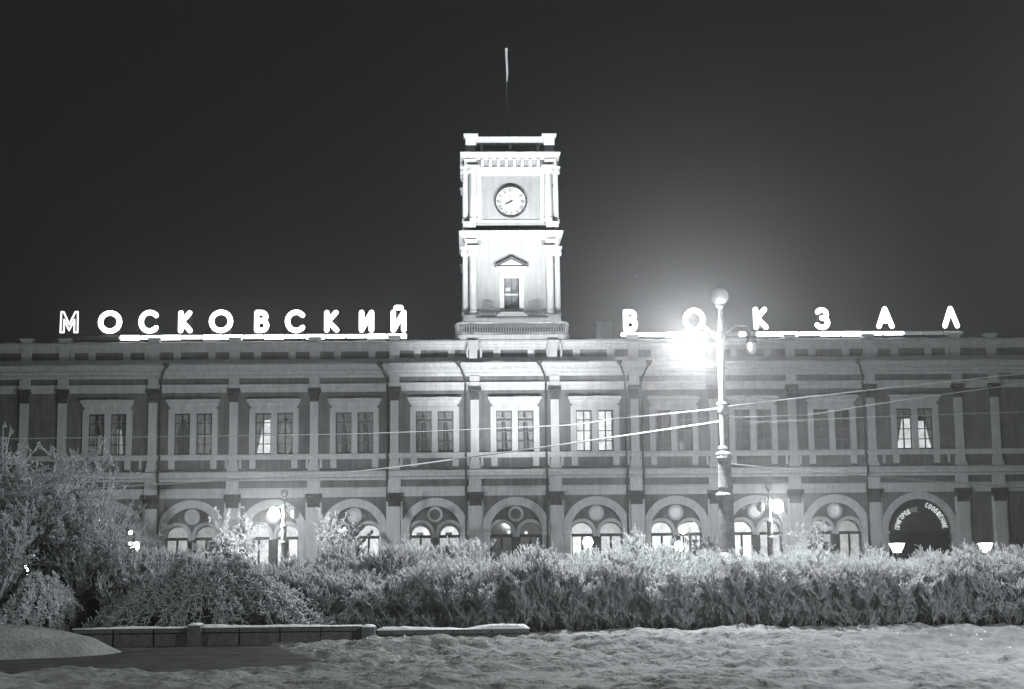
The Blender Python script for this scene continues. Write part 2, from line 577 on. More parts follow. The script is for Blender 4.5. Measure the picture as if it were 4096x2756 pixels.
# ---- upper windows
# per bay, per light: (room strength, lit zone z0,z1, curtain kind)
UW = {-5: [(.16, 10.8, 12.5, 'lace'), (.3, 10.8, 12.9, 'lace')], -4: [(.03, 10.8, 14, 'drape'), (.16, 10.8, 13.6, 'drape')],
      -3: [(1.0, 10.8, 13.6, 'wedge'), (.17, 10.8, 13.5, 'drape')], -2: [(.02, 10.8, 14, 'lace'), (.02, 10.8, 14, 'lace')],
      -1: [(.03, 10.8, 14, 'lace'), (.025, 10.8, 14, 'lace')], 0: [(.02, 10.8, 14, 'lace'), (.02, 10.8, 14, 'lace')],
      1: [(1.1, 10.8, 14.1, 'thin'), (1.05, 10.8, 14.1, 'thin')], 2: [(.01, 10.8, 14, 'none'), (.03, 10.8, 14, 'none')],
      3: [(.02, 10.8, 14, 'none'), (.015, 10.8, 14, 'none')], 4: [(.015, 10.8, 14, 'none'), (.01, 10.8, 14, 'none')],
      5: [(.9, 10.8, 13.3, 'wedge'), (.8, 10.8, 13.1, 'wedger')]}
LX = [(-1.5, -.24), (.24, 1.5)]
frame = MB()
for sx in (-1, 1):
    a, b = sorted((sx * 1.5, sx * 1.95))
    frame.box(a, b, -.14, .3, 10.77, 14.06)
frame.box(-.24, .24, -.1, .3, 10.77, 14.06)
frame.box(-1.95, 1.95, -.14, .3, 14.063, 14.4)
frame.box(-1.82, 1.82, -.09, .1, 14.403, 14.62)
frame.box(-1.95, 1.95, -.14, .1, 14.623, 14.72)
FRM = frame.mesh('window_surround', TRIM)
hood = MB()
hd = [(.05, 14.723), (-.18, 14.723), (-.22, 14.86), (-.42, 14.94), (-.42, 15.05), (-.5, 15.13), (.05, 15.15)]
hood.prism_x(hd, -1.9, 1.9, .55, .55)
HOODM = hood.mesh('window_hood', TRIM)
HSN = MB().add(*ledge_snow(-2.1, 2.1, -.48, 0, 15.14, .05, seed=5)).mesh('hood_snow', SNOWM)
PEDM = MB().box(-.24, .24, -.12, .02, 9.63, 10.31).mesh('window_pedestal', TRIM)
SIDEM = MB().box(-.1, .1, -.08, .02, 9.63, 10.31).mesh('side_strip', TRIM)
sash = MB()
zt, zb = 14.05, 10.78
for a, b in LX:
    sash.box(a, a + .07, .2, .3, zb, zt).box(b - .07, b, .2, .3, zb, zt)
    sash.box(a + .07, b - .07, .2, .3, zb, zb + .09).box(a + .07, b - .07, .2, .3, zt - .08, zt)
    c = (a + b) / 2
    sash.box(c - .05, c + .05, .2, .3, zb + .09, zt - .08)
    for z in (11.6, 12.42, 13.3):
        for u0, u1 in ((a + .07, c - .05), (c + .05, b - .07)):
            sash.box(u0, u1, .22, .28, z - .035, z + .035)
SASHM = sash.mesh('window_frame', FRAMED)
SASHL = sash.mesh('window_frame', FRAMEL)
pane_w = (1.26 - .14 - .1) / 2
PANES = {}
def pane_mesh(z0, z1):
    k = (z0, z1)
    if k not in PANES:
        PANES[k] = MB().box(-pane_w / 2, pane_w / 2, 0, .012, 0, z1 - z0).mesh('pane', GLASS)
    return PANES[k]
ZR = [(10.87, 11.565), (11.635, 12.385), (12.455, 13.265), (13.335, 13.97)]
def curtain(kind, a, b, seed):
    r = random.Random(seed)
    OUT = []
    m = None
    class _A:
        def add(self, v, f):
            OUT.append(MB().add(v, f))
    m = _A()
    def drape(f):    # f(z)->(x0,x1)
        zs = [10.9 + (14.0 - 10.9) * j / 8 for j in range(9)]
        nn = 9
        vs = []
        for z in zs:
            x0, x1 = f(z)
            for k in range(nn):
                x = x0 + (x1 - x0) * k / (nn - 1)
                vs.append((x, .5 + .04 * math.sin(k * 2.1 + seed), z))
        fs = [(j * nn + k, j * nn + k + 1, (j + 1) * nn + k + 1, (j + 1) * nn + k) for j in range(8) for k in range(nn - 1)]
        m.add(vs, fs)
    wd = b - a
    if kind == 'wedge':
        drape(lambda z: (a, a + .1 + wd * .5 * min(1, max(0, (z - 10.9) / 2.9))))
        m.add([(a, .47, 13.62), (b, .47, 13.62), (b, .47, 14.05), (a, .47, 14.05)], [(0, 1, 2, 3)])
    elif kind == 'wedger':
        drape(lambda z: (b - .1 - wd * .5 * min(1, max(0, (z - 10.9) / 2.9)), b))
        m.add([(a, .47, 13.62), (b, .47, 13.62), (b, .47, 14.05), (a, .47, 14.05)], [(0, 1, 2, 3)])
    elif kind == 'drape':
        drape(lambda z: (a, a + .08 + wd * .42 * abs((z - 11.9) / 2.2) ** 1.2))
        drape(lambda z: (b - .08 - wd * .42 * abs((z - 11.9) / 2.2) ** 1.2, b))
        m.add([(a, .47, 13.66), (b, .47, 13.66), (b, .47, 14.05), (a, .47, 14.05)], [(0, 1, 2, 3)])
    elif kind == 'lace':
        drape(lambda z: (a + .05, a + wd * .36))
        drape(lambda z: (b - wd * (.36 + .1 * math.sin(z)), b - .05))
        m.add([(a, .47, 13.2), (b, .47, 13.2), (b, .47, 13.75), ((a + b) / 2, .47, 13.55), (a, .47, 13.75)], [(0, 1, 2, 3, 4)])
    elif kind == 'thin':
        drape(lambda z: (b - .14, b))
    else:
        drape(lambda z: (a + .05, a + wd * .2))
    return OUT
for i, cx in BAYS:
    o = -.45 if abs(i) <= 1 else 0.0
    lit = max(UW[i][0][0], UW[i][1][0]) > .5
    win = put('upper_window', FRM, st, (cx, o, 0))
    if lit: win['label'] = 'brightly lit window with glowing panes'
    put('window_hood', HOODM, win)
    put('hood_snow', HSN, win)
    for sx in (-1, 1):
        put('window_pedestal', PEDM, win, (sx * 1.66, 0, 0))
        put('side_strip', SIDEM, win, (sx * 2.65, 0, 0))
    put('window_frame', SASHM if lit or i in (-5, -4) else SASHL, win)
    for q, (a, b) in enumerate(LX):
        stg, z0, z1, ck = UW[i][q]
        c = (a + b) / 2
        for xx in (a + .07 + pane_w / 2, b - .07 - pane_w / 2):
            for zz in ZR:
                put('pane', pane_mesh(*zz), win, (xx, .24, zz[0]))
        MB().box(a - .1, b + .1, .82, .86, z0 - .05, z1).build('lit_room', room_mat(stg), win)
        if z1 < 13.95:
            MB().box(a - .1, b + .1, .82, .86, z1 + .002, 14.1).build('blind', ROOM, win)
        if ck != 'none' or i in (2, 3):
            for cm_ in curtain(ck, a, b, i * 3 + q):
                cm_.build('curtain', CURT, win)
    if i == 2:
        MB().box(.3, .8, .6, .64, 10.85, 11.5).build('desk_lamp_glow', room_mat(.35), win)
# ---- ground floor twin arches
ring = MB()
for ri, ro, y0 in ((2.07, 2.3, -.06), (2.3, 2.55, -.12), (2.55, 2.72, -.18)):
    ring.ring(0, 4.45, ri, ro, y0, .05, 0, PI, 32)
    for sx in (-1, 1):
        a, b = sorted((sx * ri, sx * ro))
        if ro < 2.6:
            ring.box(a, b, y0, .05, 0, 4.15)
for sx in (-1, 1):
    a, b = sorted((sx * 2.0, sx * 2.72))
    ring.box(a, b, -.22, .05, 4.16, 4.44)
ARCHM = ring.mesh('arch_surround', TRIM)
tym = MB()
R, r2, zc, zs, dx = 2.07, .86, 4.45, 4.3, 1.14
n = 56
def zu(x): return zc + math.sqrt(max(0, R * R - x * x))
def zl(x):
    d = abs(abs(x) - dx)
    return zs + math.sqrt(max(0, r2 * r2 - d * d)) if d < r2 else zs
for k in range(n):
    xa = -R + 2 * R * k / n; xb = -R + 2 * R * (k + 1) / n
    tym.add([(xa, .3, zl(xa)), (xb, .3, zl(xb)), (xb, .3, max(zu(xb), zl(xb))), (xa, .3, max(zu(xa), zl(xa))),
             (xa, .6, zl(xa)), (xb, .6, zl(xb)), (xb, .6, zu(xb)), (xa, .6, zu(xa))], [(0, 1, 2, 3), (0, 4, 5, 1)])
TYMM = tym.mesh('tympanum', WALL)
trc = MB()
for sx in (-1, 1):
    trc.ring(sx * dx, zs, r2 + .0, r2 + .27, .2, .32, 0, PI, 22)
trc.ring(0, 5.85, .42, .62, .16, .32, 0, 2 * PI, 24)
trc.box(-.28, .28, .18, .34, 4.05, 4.3)
TRACM = trc.mesh('tracery', TRIM)
jm = MB().box(-2.07, -2.0, .25, .5, 0, 4.3).box(2.0, 2.07, .25, .5, 0, 4.3).box(-.26, .26, .22, .5, 0, 3.9)
dfr = MB()
for sx in (-1, 1):
    dfr.box(sx * dx - r2, sx * dx + r2, .3, .45, 4.0, 4.24)
    dfr.box(sx * dx - .09, sx * dx + .09, .34, .44, 0, 3.998)
    dfr.box(sx * dx - r2, sx * dx - r2 + .09, .34, .44, 0, 3.998)
    dfr.box(sx * dx + r2 - .09, sx * dx + r2, .34, .44, 0, 3.998)
    dfr.box(sx * dx - r2 + .09, sx * dx - .09, .35, .43, .9, 1.0)
    dfr.box(sx * dx + .09, sx * dx + r2 - .09, .35, .43, .9, 1.0)
dfr.box(-.27, .27, .26, .5, 0, 4.0)
DFRM = dfr.mesh('door_frame', FRAMED)
LUN = MB().disc(0, 4.25, .86, .4, .415, 0, PI, 20).mesh('lunette_pane', GLASS)
OCU = MB().disc(0, 5.85, .42, .26, .27, 0, 2 * PI, 24)
DOORP = MB().box(-.34, .34, 0, .012, 1.0, 4.0).mesh('pane', GLASS)
GW = {-5: (.05, .05), -4: (.5, .4), -3: (.9, 1.0), -2: (1.2, 1.0), -1: (1.5, 1.5), 0: (.04, .08), 1: (1.1, .7), 2: (1.3, 1.1), 3: (1.4, .7), 4: (.5, .5)}
OC = {-5: .04, -4: .1, -3: .2, -2: .22, -1: .02, 0: .01, 1: .2, 2: .32, 3: .6, 4: .34}
for i, cx in BAYS:
    o = -.45 if abs(i) <= 1 else 0.0
    if i == 5: continue
    aw = put('arched_window', ARCHM, st, (cx, o, 0))
    if abs(i) == 5: aw.scale = (1.18, 1, 1)
    put('tympanum', TYMM, aw)
    put('tracery', TRACM, aw)
    put('door_frame', DFRM, aw)
    for q, sx in enumerate((-1, 1)):
        put('lunette_pane', LUN, aw, (sx * dx, 0, 0))
        for t in (-1, 1):
            put('pane', DOORP, aw, (sx * (dx) + t * .43, .38, 0))
        s_ = GW[i][q]
        bk = MB()
        bk.box(sx * dx - .9, sx * dx + .9, .95, 1.0, 0, 4.2)
        bk.build('lit_room', room_mat(s_ * (.42 if i in (-1,) else 1.1)), aw)
        bk = MB()
        bk.disc(sx * dx, 4.2, .88, .95, 1.0, 0, PI, 18)
        bk.build('lit_room', room_mat(s_ * .85), aw)
    OCU.build('oculus_pane', emat('oculus_glass', 1.0, OC[i], base=.3 if OC[i] > .05 else .06, noise=.25, scale=4), aw)
    if i == -1:   # drawn blinds leave only the middle of the lunettes bright
        for sx in (-1, 1):
            MB().ring(sx * dx, 4.2, .72, .9, .6, .62, 0, PI, 18).box(sx * dx - .35, sx * dx + .2, .6, .62, 4.2, 4.45).build('blind', CURT, aw)
    if i == 0:
        MB().sphere((-.55, .8, 4.42), .14).sphere((.82, .8, 4.36), .13).build('hall_lamp', emat('hall_lamp_glass', 1.0, 1.2), aw)
# the wide arch of the right-hand end bay with its curved lettering
ea = MB()
cx = 32.42
for ri, ro, y0 in ((2.55, 2.85, -.06), (2.85, 3.1, -.14)):
    ea.ring(cx, 4.2, ri, ro, y0, .05, 0, PI, 36)
    for sx in (-1, 1):
        a, b = sorted((cx + sx * ri, cx + sx * ro))
        ea.box(a, b, y0, .05, 0, 4.0)
for sx in (-1, 1):
    a, b = sorted((cx + sx * 2.48, cx + sx * 3.1))
    ea.box(a, b, -.2, .05, 4.003, 4.2)
eao = ea.build('end_arch', TRIM, st)
MB().disc(cx, 4.2, 2.6, .5, .55, 0, PI, 36).build('sign_board', mat('dark_sign_board', .07, noise=.3), eao)
MB().box(cx - 2.55, cx + 2.55, .55, .7, 0, 4.19).build('entrance_shutter', BLACK, eao)

# ---- stroke lettering
def arc(cx, cy, rx, ry, a0, a1, n=14):
    return [(cx + rx * math.cos(math.radians(a0 + (a1 - a0) * k / n)), cy + ry * math.sin(math.radians(a0 + (a1 - a0) * k / n))) for k in range(n + 1)]
GL = {  # unit box 0..1 x 0..1, centre lines
 'М': [[(0, 0), (.06, 1), (.5, .12), (.94, 1), (1, 0)]],
 'О': [arc(.5, .5, .5, .5, 0, 360, 24)],
 'С': [arc(.55, .5, .55, .5, 42, 318, 20)],
 'К': [[(0, 0), (0, 1)], [(.92, 1), (.12, .5), (1, 0)]],
 'В': [[(0, 0), (0, 1), (.45, 1)] + arc(.45, .77, .45, .23, 90, -90, 8) + [(0, .53)], [(.45, .53)] + arc(.5, .265, .5, .265, 90, -90, 8) + [(0, 0)]],
 'И': [[(0, 1), (0, 0), (1, 1), (1, 0)]],
 'Й': [[(0, 1), (0, 0), (1, 1), (1, 0)], [(.28, 1.27), (.72, 1.27)]],
 'З': [arc(.42, .76, .46, .24, 150, -90, 12) + arc(.42, .27, .55, .27, 90, -150, 12)],
 'А': [[(0, 0), (.5, 1), (1, 0)], [(.2, .3), (.8, .3)]],
 'Л': [[(0, 0), (.5, 1), (1, 0)]],
 'П': [[(0, 0), (0, 1), (1, 1), (1, 0)]],
 'Р': [[(0, 0), (0, 1), (.5, 1)] + arc(.5, .73, .45, .27, 90, -90, 8) + [(0, .46)]],
 'Г': [[(0, 0), (0, 1), (1, 1)]],
 'Д': [[(0, -.1), (0, .05), (1, .05), (1, -.1)], [(.15, .05), (.4, 1), (.85, 1), (.85, .05)]],
 'Н': [[(0, 0), (0, 1)], [(1, 0), (1, 1)], [(0, .5), (1, .5)]],
 'Е': [[(1, 0), (0, 0), (0, 1), (1, 1)], [(0, .5), (.85, .5)]],
 'Б': [[(.9, 1), (0, 1), (0, 0), (.5, 0)] + arc(.5, .28, .45, .28, -90, 90, 8) + [(0, .56)]],
 'Щ': [[(0, 1), (0, 0), (1, 0), (1, 1)], [(.5, 0), (.5, 1)], [(1, 0), (1.1, -.12)]],
}
def stroke_mesh(m, glyph, x0, x1, z0, z1, r, y=0, flat=.6, xf=None):
    for pl in GL[glyph]:
        pts = [(x0 + (x1 - x0) * u, y, z0 + (z1 - z0) * v) for u, v in pl]
        if xf: pts = [xf(p) for p in pts]
        # each leg a capsule; joints filled with balls
        for a, b in zip(pts[:-1], pts[1:]):
            a, b = Vector(a), Vector(b)
            if (b - a).length > 1e-5:
                m.tube([a, b], r, 10, cap=False)
        for p in pts:
            m.sphere(p, r, 8, 6)
def arc_word(word, rad, a_start, a_end, h, material, parent, wd=.16, r=.036):
    n = len(word)
    for k, ch in enumerate(word):
        ang = math.radians(a_start + (a_end - a_start) * k / max(1, n - 1))
        m = MB()
        def xf(p, ang=ang):
            lx, lz = p[0], p[2]
            c, s = math.cos(ang - PI / 2), math.sin(ang - PI / 2)
            rr = rad + lz
            X = cx + math.cos(ang) * rr + c * lx
            Z = 4.2 + math.sin(ang) * rr + s * lx
            return (X, .44, Z)
        stroke_mesh(m, ch, -wd / 2, wd / 2, -h / 2, h / 2, r, xf=xf)
        m.build('sign_letter', material if not callable(material) else material(k), parent)
arc_word('ПРИГОРОДНОЕ', 1.72, 172, 92, .34, lambda k: SIGNL if k < 8 else SIGND, eao)
arc_word('СООБЩЕНИЕ', 2.2, 69, 8, .34, SIGNL, eao)
arc_word('НЕВА', 2.2, 172, 140, .3, SIGND, eao) if False else None

# ---- rainwater pipes
def pipe(x, o=0.0, side=1):
    m = MB()
    r = .085
    m.tube([(x + .55 * side, -1.05 + o, 17.72), (x + .4 * side, -1.1 + o, 17.45), (x + .08 * side, -.55 + o, 16.75), (x, -.2 + o, 16.45), (x, -.22 + o, 9.7), (x, -.8 + o, 9.4), (x, -.82 + o, 9.0), (x, -.2 + o, 8.4), (x, -.2 + o, .4), (x, -.5 + o, .15)], r, 8)
    p = m.build('downpipe', PIPE, st)
    MB().lathe([(.1, 17.55), (.26, 17.9), (.28, 17.95), (.05, 17.95)], x + .55 * side, -1.15 + o, 10).build('rain_hopper', PIPE, p)
for x, o, sd in [(-28.22, 0, 1), (-10.2, 0, -1), (-3.95, -.45, -1), (2.5, -.45, -1), (8.9, -.45, -1), (10.25, 0, 1), (28.24, 0, -1)]:
    pipe(x, o, sd)
# side wings of the station further back
for sx in (-1, 1):
    a, b = sorted((sx * 43.05, sx * 62))
    wm = MB().box(a, b, 3.5, 12, 0, 13.5)
    wg = wm.build('side_wing', WALL, st)
    MB().box(a, b, 3.2, 3.498, 12.7, 13.2).build('side_wing_cornice', TRIM, st)
    MB().box(a, b, 3.3, 12, 13.502, 13.6).build('side_wing_roof', SNOWM, st)
    for k in range(5):
        xx = sx * (45 + 3.8 * k)
        for z0 in (2.0, 8.2):
            f_ = MB().box(xx - .9, xx + .9, 3.38, 3.498, z0 - .2, z0 + 3.1).build('side_wing_window', TRIM, st)
            MB().box(xx - .7, xx - .03, 3.36, 3.378, z0, z0 + 2.9).box(xx + .03, xx + .7, 3.36, 3.378, z0, z0 + 2.9).build('pane', BLACK, f_)

# ================================================================== CLOCK TOWER
tw = thing('clock_tower', 'floodlit square clock tower with corner columns rising over the middle of the station', 'clock tower', (0, 0, 0))
TY0, TY1 = .8, 8.6
tcy = (TY0 + TY1) / 2
TX = -.1
def sq(m, h, z0, z1, hy=None):
    m.box(TX - h, TX + h, tcy - (hy or h), tcy + (hy or h), z0, z1)
core = MB()
hw = 3.45
core.box(TX - hw, TX - .64, tcy - 3.9, tcy + 3.9, 21.8, 29.7)
core.box(TX + .64, TX + hw, tcy - 3.9, tcy + 3.9, 21.8, 29.7)
core.box(TX - .64, TX + .64, tcy - 3.9, tcy - 3.3, 25.1, 29.7)
core.box(TX - .64, TX + .64, tcy - 3.9, tcy - 3.3, 21.8, 22.6)
core.box(TX - .64, TX + .64, tcy - 3.2, tcy + 3.9, 21.8, 29.7)
core.box(TX - hw, TX + hw, tcy - 3.9, tcy + 3.9, 17.5, 21.798)
core.box(TX - hw, TX + hw, tcy - 3.78, tcy + 3.78, 29.702, 34.9)
core.build('wall', TWALL, tw)
F = tcy - 3.9            # front face of the shaft
def band(name, prof_, m=TRIM, hx=3.9):
    # moulding run round the four sides: stack of boxes from (out, z0, z1)
    b_ = MB()
    for out, z0, z1 in prof_:
        b_.box(TX - hx - out, TX + hx + out, F + 0.0 - out, 2 * tcy - F + out, z0, z1)
    return b_.build(name, m, tw)
band('base_ledge', [(.1, 21.0, 21.5), (.25, 21.502, 21.7), (.2, 21.702, 21.79)], hx=3.75)
# mid entablature
band('mid_architrave', [(-.1, 27.64, 27.85), (-.05, 27.852, 28.0)], hx=3.75)
band('mid_frieze', [(-.12, 28.002, 28.3)], TWALL, hx=3.75)
mc = MB()
for out, z0, z1 in [(.05, 28.302, 28.42), (.18, 28.422, 28.6), (.38, 28.602, 28.8), (.52, 28.802, 28.96)]:
    mc.box(TX - 3.75 - out, TX + 3.75 + out, F - out, 2 * tcy - F + out, z0, z1)
mc.build('mid_cornice', TRIM, tw)
MB().add(*ledge_snow(TX - 4.2, TX + 4.2, F - .5, F + .2, 28.96, .05, seed=31)).build('cornice_snow', SNOWM, tw, smooth=True)
band('upper_base', [(.0, 28.98, 29.5)], WALL, hx=3.6)
# upper stage frame round the sunk clock panel
fr = MB()
for sx in (-1, 1):
    a, b = sorted((TX + sx * 2.42, TX + sx * 2.85))
    fr.box(a, b, F - .02, F + .5, 29.75, 33.75)
fr.box(TX - 2.85, TX + 2.85, F - .02, F + .5, 33.753, 34.45)
fr.box(TX - 2.42, TX + 2.42, F + .03, F + .5, 29.55, 29.95)
fr.build('clock_panel_frame', TRIM, tw)
# top entablature with brackets
band('top_frieze', [(-.1, 34.452, 35.06)], TWALL, hx=3.7)
br = MB().box(-.13, .13, -.42, 0, 0, .16).box(-.13, .13, -.3, 0, -.2, -.002).box(-.13, .13, -.16, 0, -.42, -.202)
BRM = br.mesh('cornice_bracket', TRIM)
for k in range(10):
    x = (k - 4.5) * .66 * 1.0
    if abs(k - 4.5) > 4: x = (1 if k > 4 else -1) * 3.35
    put('cornice_bracket', BRM, tw, (TX + x, F + .1, 34.9))
for sx in (-1, 1):
    for k in range(6):
        b_ = put('cornice_bracket', BRM, tw, (TX + sx * 3.62, F + .6 + k * 1.2, 34.9))
        b_.rotation_euler = (0, 0, -sx * -PI / 2)
tc = MB()
for out, z0, z1 in [(.1, 35.062, 35.16), (.3, 35.162, 35.34), (.45, 35.342, 35.52), (.5, 35.522, 35.6)]:
    tc.box(TX - 3.65 - out, TX + 3.65 + out, F - out, 2 * tcy - F + out, z0, z1)
tc.build('top_cornice', TRIM, tw)
MB().add(*ledge_snow(TX - 4.1, TX + 4.1, F - .45, F + .2, 35.6, .08, seed=41)).build('cornice_snow', SNOWM, tw, smooth=True)
# attic: corner piers, beam raised on small blocks
at_ = MB()
for sx in (-1, 1):
    for sy in (-1, 1):
        px, py = TX + sx * 3.25, tcy + sy * 3.3
        pm = MB().box(px - .45, px + .45, py - .45, py + .45, 36.3, 37.1).box(px - .6, px + .6, py - .6, py + .6, 37.102, 37.3)
        pm.box(px - .36, px + .36, py - .36, py + .36, 35.61, 36.298)
        pm.build('attic_pier', TRIM, tw)
beam = MB()
beam.box(TX - 2.8, TX + 2.8, tcy - 3.5, tcy - 3.1, 36.5, 36.9).box(TX - 2.8, TX + 2.8, tcy - 3.58, tcy - 3.0, 36.902, 37.12)
beam.box(TX - 2.8, TX + 2.8, tcy + 3.1, tcy + 3.5, 36.5, 37.1)
for sx in (-1, 1):
    a, b = sorted((TX + sx * 3.1, TX + sx * 3.5))
    beam.box(a, b, tcy - 2.85, tcy + 2.85, 36.5, 37.1)
beam.build('attic_beam', TRIM, tw)
MB().box(TX - 2.9, TX + 2.9, tcy - 2.9, tcy + 2.9, 35.61, 36.6).build('attic_wall', ROOFM, tw)
sb = MB().box(-.12, .12, -.15, .15, 0, .5).mesh('attic_block', TRIM)
for dx_, z in ((-2.35, 35.99), (0, 36.15), (2.35, 35.99)):
    put('attic_block', sb, tw, (TX + dx_, tcy - 3.3, z - .0))
# columns: paired at each front corner, two stages
def column(x, y, z0, z1, r, parent, caph):
    c = MB()
    c.lathe([(r * 1.35, z0), (r * 1.35, z0 + .16), (r * 1.2, z0 + .2), (r * 1.28, z0 + .3), (r * 1.05, z0 + .38), (r, z0 + .5), (r * .97, (z0 + z1) / 2), (r * .88, z1)], x, y, 16)
    co = c.build('column', TRIM, parent, smooth=False)
    k = MB()
    k.lathe([(r * .95, z1), (r * 1.25, z1 + caph * .3), (r * 1.1, z1 + caph * .33), (r * 1.5, z1 + caph * .65), (r * 1.3, z1 + caph * .7), (r * 1.75, z1 + caph * .88)], x, y, 8)
    for a in range(8):
        t = a * PI / 4 + PI / 8
        xx, yy = x + r * 1.3 * math.cos(t), y + r * 1.3 * math.sin(t)
        k.box(xx - .06, xx + .06, yy - .06, yy + .06, z1 + .05, z1 + caph * .5)
    k.box(x - r * 1.7, x + r * 1.7, y - r * 1.7, y + r * 1.7, z1 + caph * .88, z1 + caph)
    k.build('capital', TRIM, co)
for sx in (-1, 1):
    for (z0, z1, ch_, off) in ((22.0, 26.95, .75, 0.0), (29.75, 33.85, .62, -.05)):
        xm = TX + sx * (3.12 + off)
        column(xm, F - .12, z0, z1, .3, tw, ch_)
        column(TX + sx * (3.78 + off), F + .3, z0, z1, .24, tw, ch_)
        column(TX + sx * (3.78 + off), 2 * tcy - F - .3, z0, z1, .26, tw, ch_)
        column(xm, 2 * tcy - F + .1, z0, z1, .3, tw, ch_)
        pl_ = MB().box(TX + sx * (3.45 + off) - .5, TX + sx * (3.45 + off) + .5, F - .45, F + .6, z0 - .42, z0 - .01)
        pl_.build('column_plinth', TRIM, tw)
# corner blocks of the entablature over the columns
for sx in (-1, 1):
    for z0, z1 in ((27.71, 28.3), (34.48, 35.06)):
        MB().box(TX + sx * 3.3 - .5, TX + sx * 3.3 + .5, F - .35, F + .2, z0, z1).build('corner_block', TRIM, tw)
# window with pediment
tw_w = thing('tower_window', None, None)
tw_w.parent = tw
mesh_parent = tw_w
bpy.data.objects.remove(tw_w)
wf = MB()
for sx in (-1, 1):
    a, b = sorted((TX + sx * .62, TX + sx * 1.0))
    wf.box(a, b, F - .14, F + .2, 22.5, 25.1)
wf.box(TX - 1.0, TX + 1.0, F - .14, F + .2, 25.103, 25.4)
wf.box(TX - .9, TX + .9, F - .08, F + .2, 25.403, 25.85)
wf.box(TX - 1.25, TX + 1.25, F - .3, F + .1, 25.853, 26.0)
wf.box(TX - 1.15, TX + 1.15, F - .16, F + .1, 22.3, 22.498)
twin = wf.build('window', TRIM, tw)
pd = MB()
pd.add([(TX - 1.28, F - .1, 26.005), (TX + 1.28, F - .1, 26.005), (TX, F - .1, 26.62), (TX - 1.28, F + .1, 26.005), (TX + 1.28, F + .1, 26.005), (TX, F + .1, 26.62)],
       [(0, 1, 2), (5, 4, 3), (0, 3, 4, 1), (1, 4, 5, 2), (2, 5, 3, 0)])
pd.build('pediment', TRIM, twin)
pr = MB()
for sx in (-1, 1):
    x1 = TX + sx * 1.38
    vs = [(x1, F - .34, 26.0), (TX, F - .34, 26.68), (TX, F - .34, 26.84), (x1, F - .34, 26.14),
          (x1, F + .05, 26.0), (TX, F + .05, 26.68), (TX, F + .05, 26.84), (x1, F + .05, 26.14)]
    pr.add(vs, [(0, 1, 2, 3), (7, 6, 5, 4), (0, 4, 5, 1), (3, 2, 6, 7), (0, 3, 7, 4)])
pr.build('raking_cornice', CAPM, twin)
ts = MB()
ts.box(TX - .62, TX - .56, F + .2, F + .3, 22.6, 25.1).box(TX + .56, TX + .62, F + .2, F + .3, 22.6, 25.1)
ts.box(TX - .025, TX + .025, F + .2, F + .3, 22.9, 25.1)
ts.box(TX - .56, TX - .027, F + .2, F + .3, 22.6, 22.68)
ts.build('window_frame', FRAMED, twin)
MB().box(TX - .56, TX + .56, F + .17, F + .19, 23.68, 23.8).build('transom', TRIM, twin)
TPM = MB().box(-.25, .25, 0, .012, 0, .53).mesh('pane', GLASS)
for sx in (-1, 1):
    for z in (22.7, 23.25, 23.85, 24.4):
        put('pane', TPM, twin, (TX + sx * .3, F + .24, z))
MB().box(TX - .6, TX + .6, F + .62, F + .66, 22.6, 25.1).build('room_wall', mat('pale_room', .3), twin)
MB().box(TX - .5, TX - .1, F + .5, F + .52, 23.85, 24.4).build('curtain', CLOCKW, twin)
# snow heap below the window and small iron guard rails
MB().add(*[( [(x, F - .75 + 0.0, 21.8) for x in (TX - 1.3, TX + 1.3)] + [(TX - .9, F - .6, 22.2), (TX + .9, F - .6, 22.2), (TX - 1.1, F, 22.25), (TX + 1.1, F, 22.25)]), [(0, 1, 3, 2), (2, 3, 5, 4), (0, 2, 4), (1, 5, 3)]]).build('window_ledge_snow', SNOWM, tw)
for sx in (-1, 1):
    g = MB()
    pts = [(TX + sx * (1.45 + 1.0 * k / 8), F - .5, 22.1 + .75 * math.sin(PI * (.25 + .5 * k / 8))) for k in range(9)]
    g.tube(pts, .035, 6)
    for k in range(9):
        g.tube([(pts[k][0], F - .5, 21.8), pts[k]], .022, 4)
    g.build('iron_guard', POLE, tw)
# clock
clk = MB().disc(TX, 31.49, 1.24, F - .06, F + .1, n=40).build('clock', CLOCKW, tw)
MB().ring(TX, 31.49, 1.22, 1.34, F - .16, F + .05, 0, 2 * PI, 48).build('clock_rim', IRON, clk)
NUM = ['XII', 'I', 'II', 'III', 'IIII', 'V', 'VI', 'VII', 'VIII', 'IX', 'X', 'XI']
STR = {'I': [((0, 0), (0, 1))], 'V': [((-.5, 1), (0, 0)), ((.5, 1), (0, 0))], 'X': [((-.5, 0), (.5, 1)), ((.5, 0), (-.5, 1))]}
WID = {'I': .075, 'V': .16, 'X': .16}
for k, s_ in enumerate(NUM):
    m = MB()
    ang = PI / 2 - k * PI / 6
    tot = sum(WID[c] for c in s_) + .025 * (len(s_) - 1)
    xx = -tot / 2
    for c in s_:
        wd = WID[c]
        for q, (p0, p1) in enumerate(STR[c]):
            th = .03 if (c != 'I' and q == 1) else .046
            if c == 'I': th = .036
            vs = []
            for (u, v) in (p0, p1):
                for t in (-th / 2, th / 2):
                    lx = xx + wd / 2 + u * (wd - .03) + t
                    lz = (v - .5) * .34
                    rr = .98 + lz
                    ca, sa = math.cos(ang), math.sin(ang)
                    X = TX + ca * rr + sa * lx
                    Z = 31.49 + sa * rr - ca * lx
                    vs += [(X, F - .085, Z), (X, F - .058, Z)]
            m.add(vs, [(0, 2, 6, 4), (1, 5, 7, 3), (0, 4, 5, 1), (2, 3, 7, 6), (0, 1, 3, 2), (4, 6, 7, 5)])
        xx += wd + .025
    m.build('numeral', BLACK, clk)
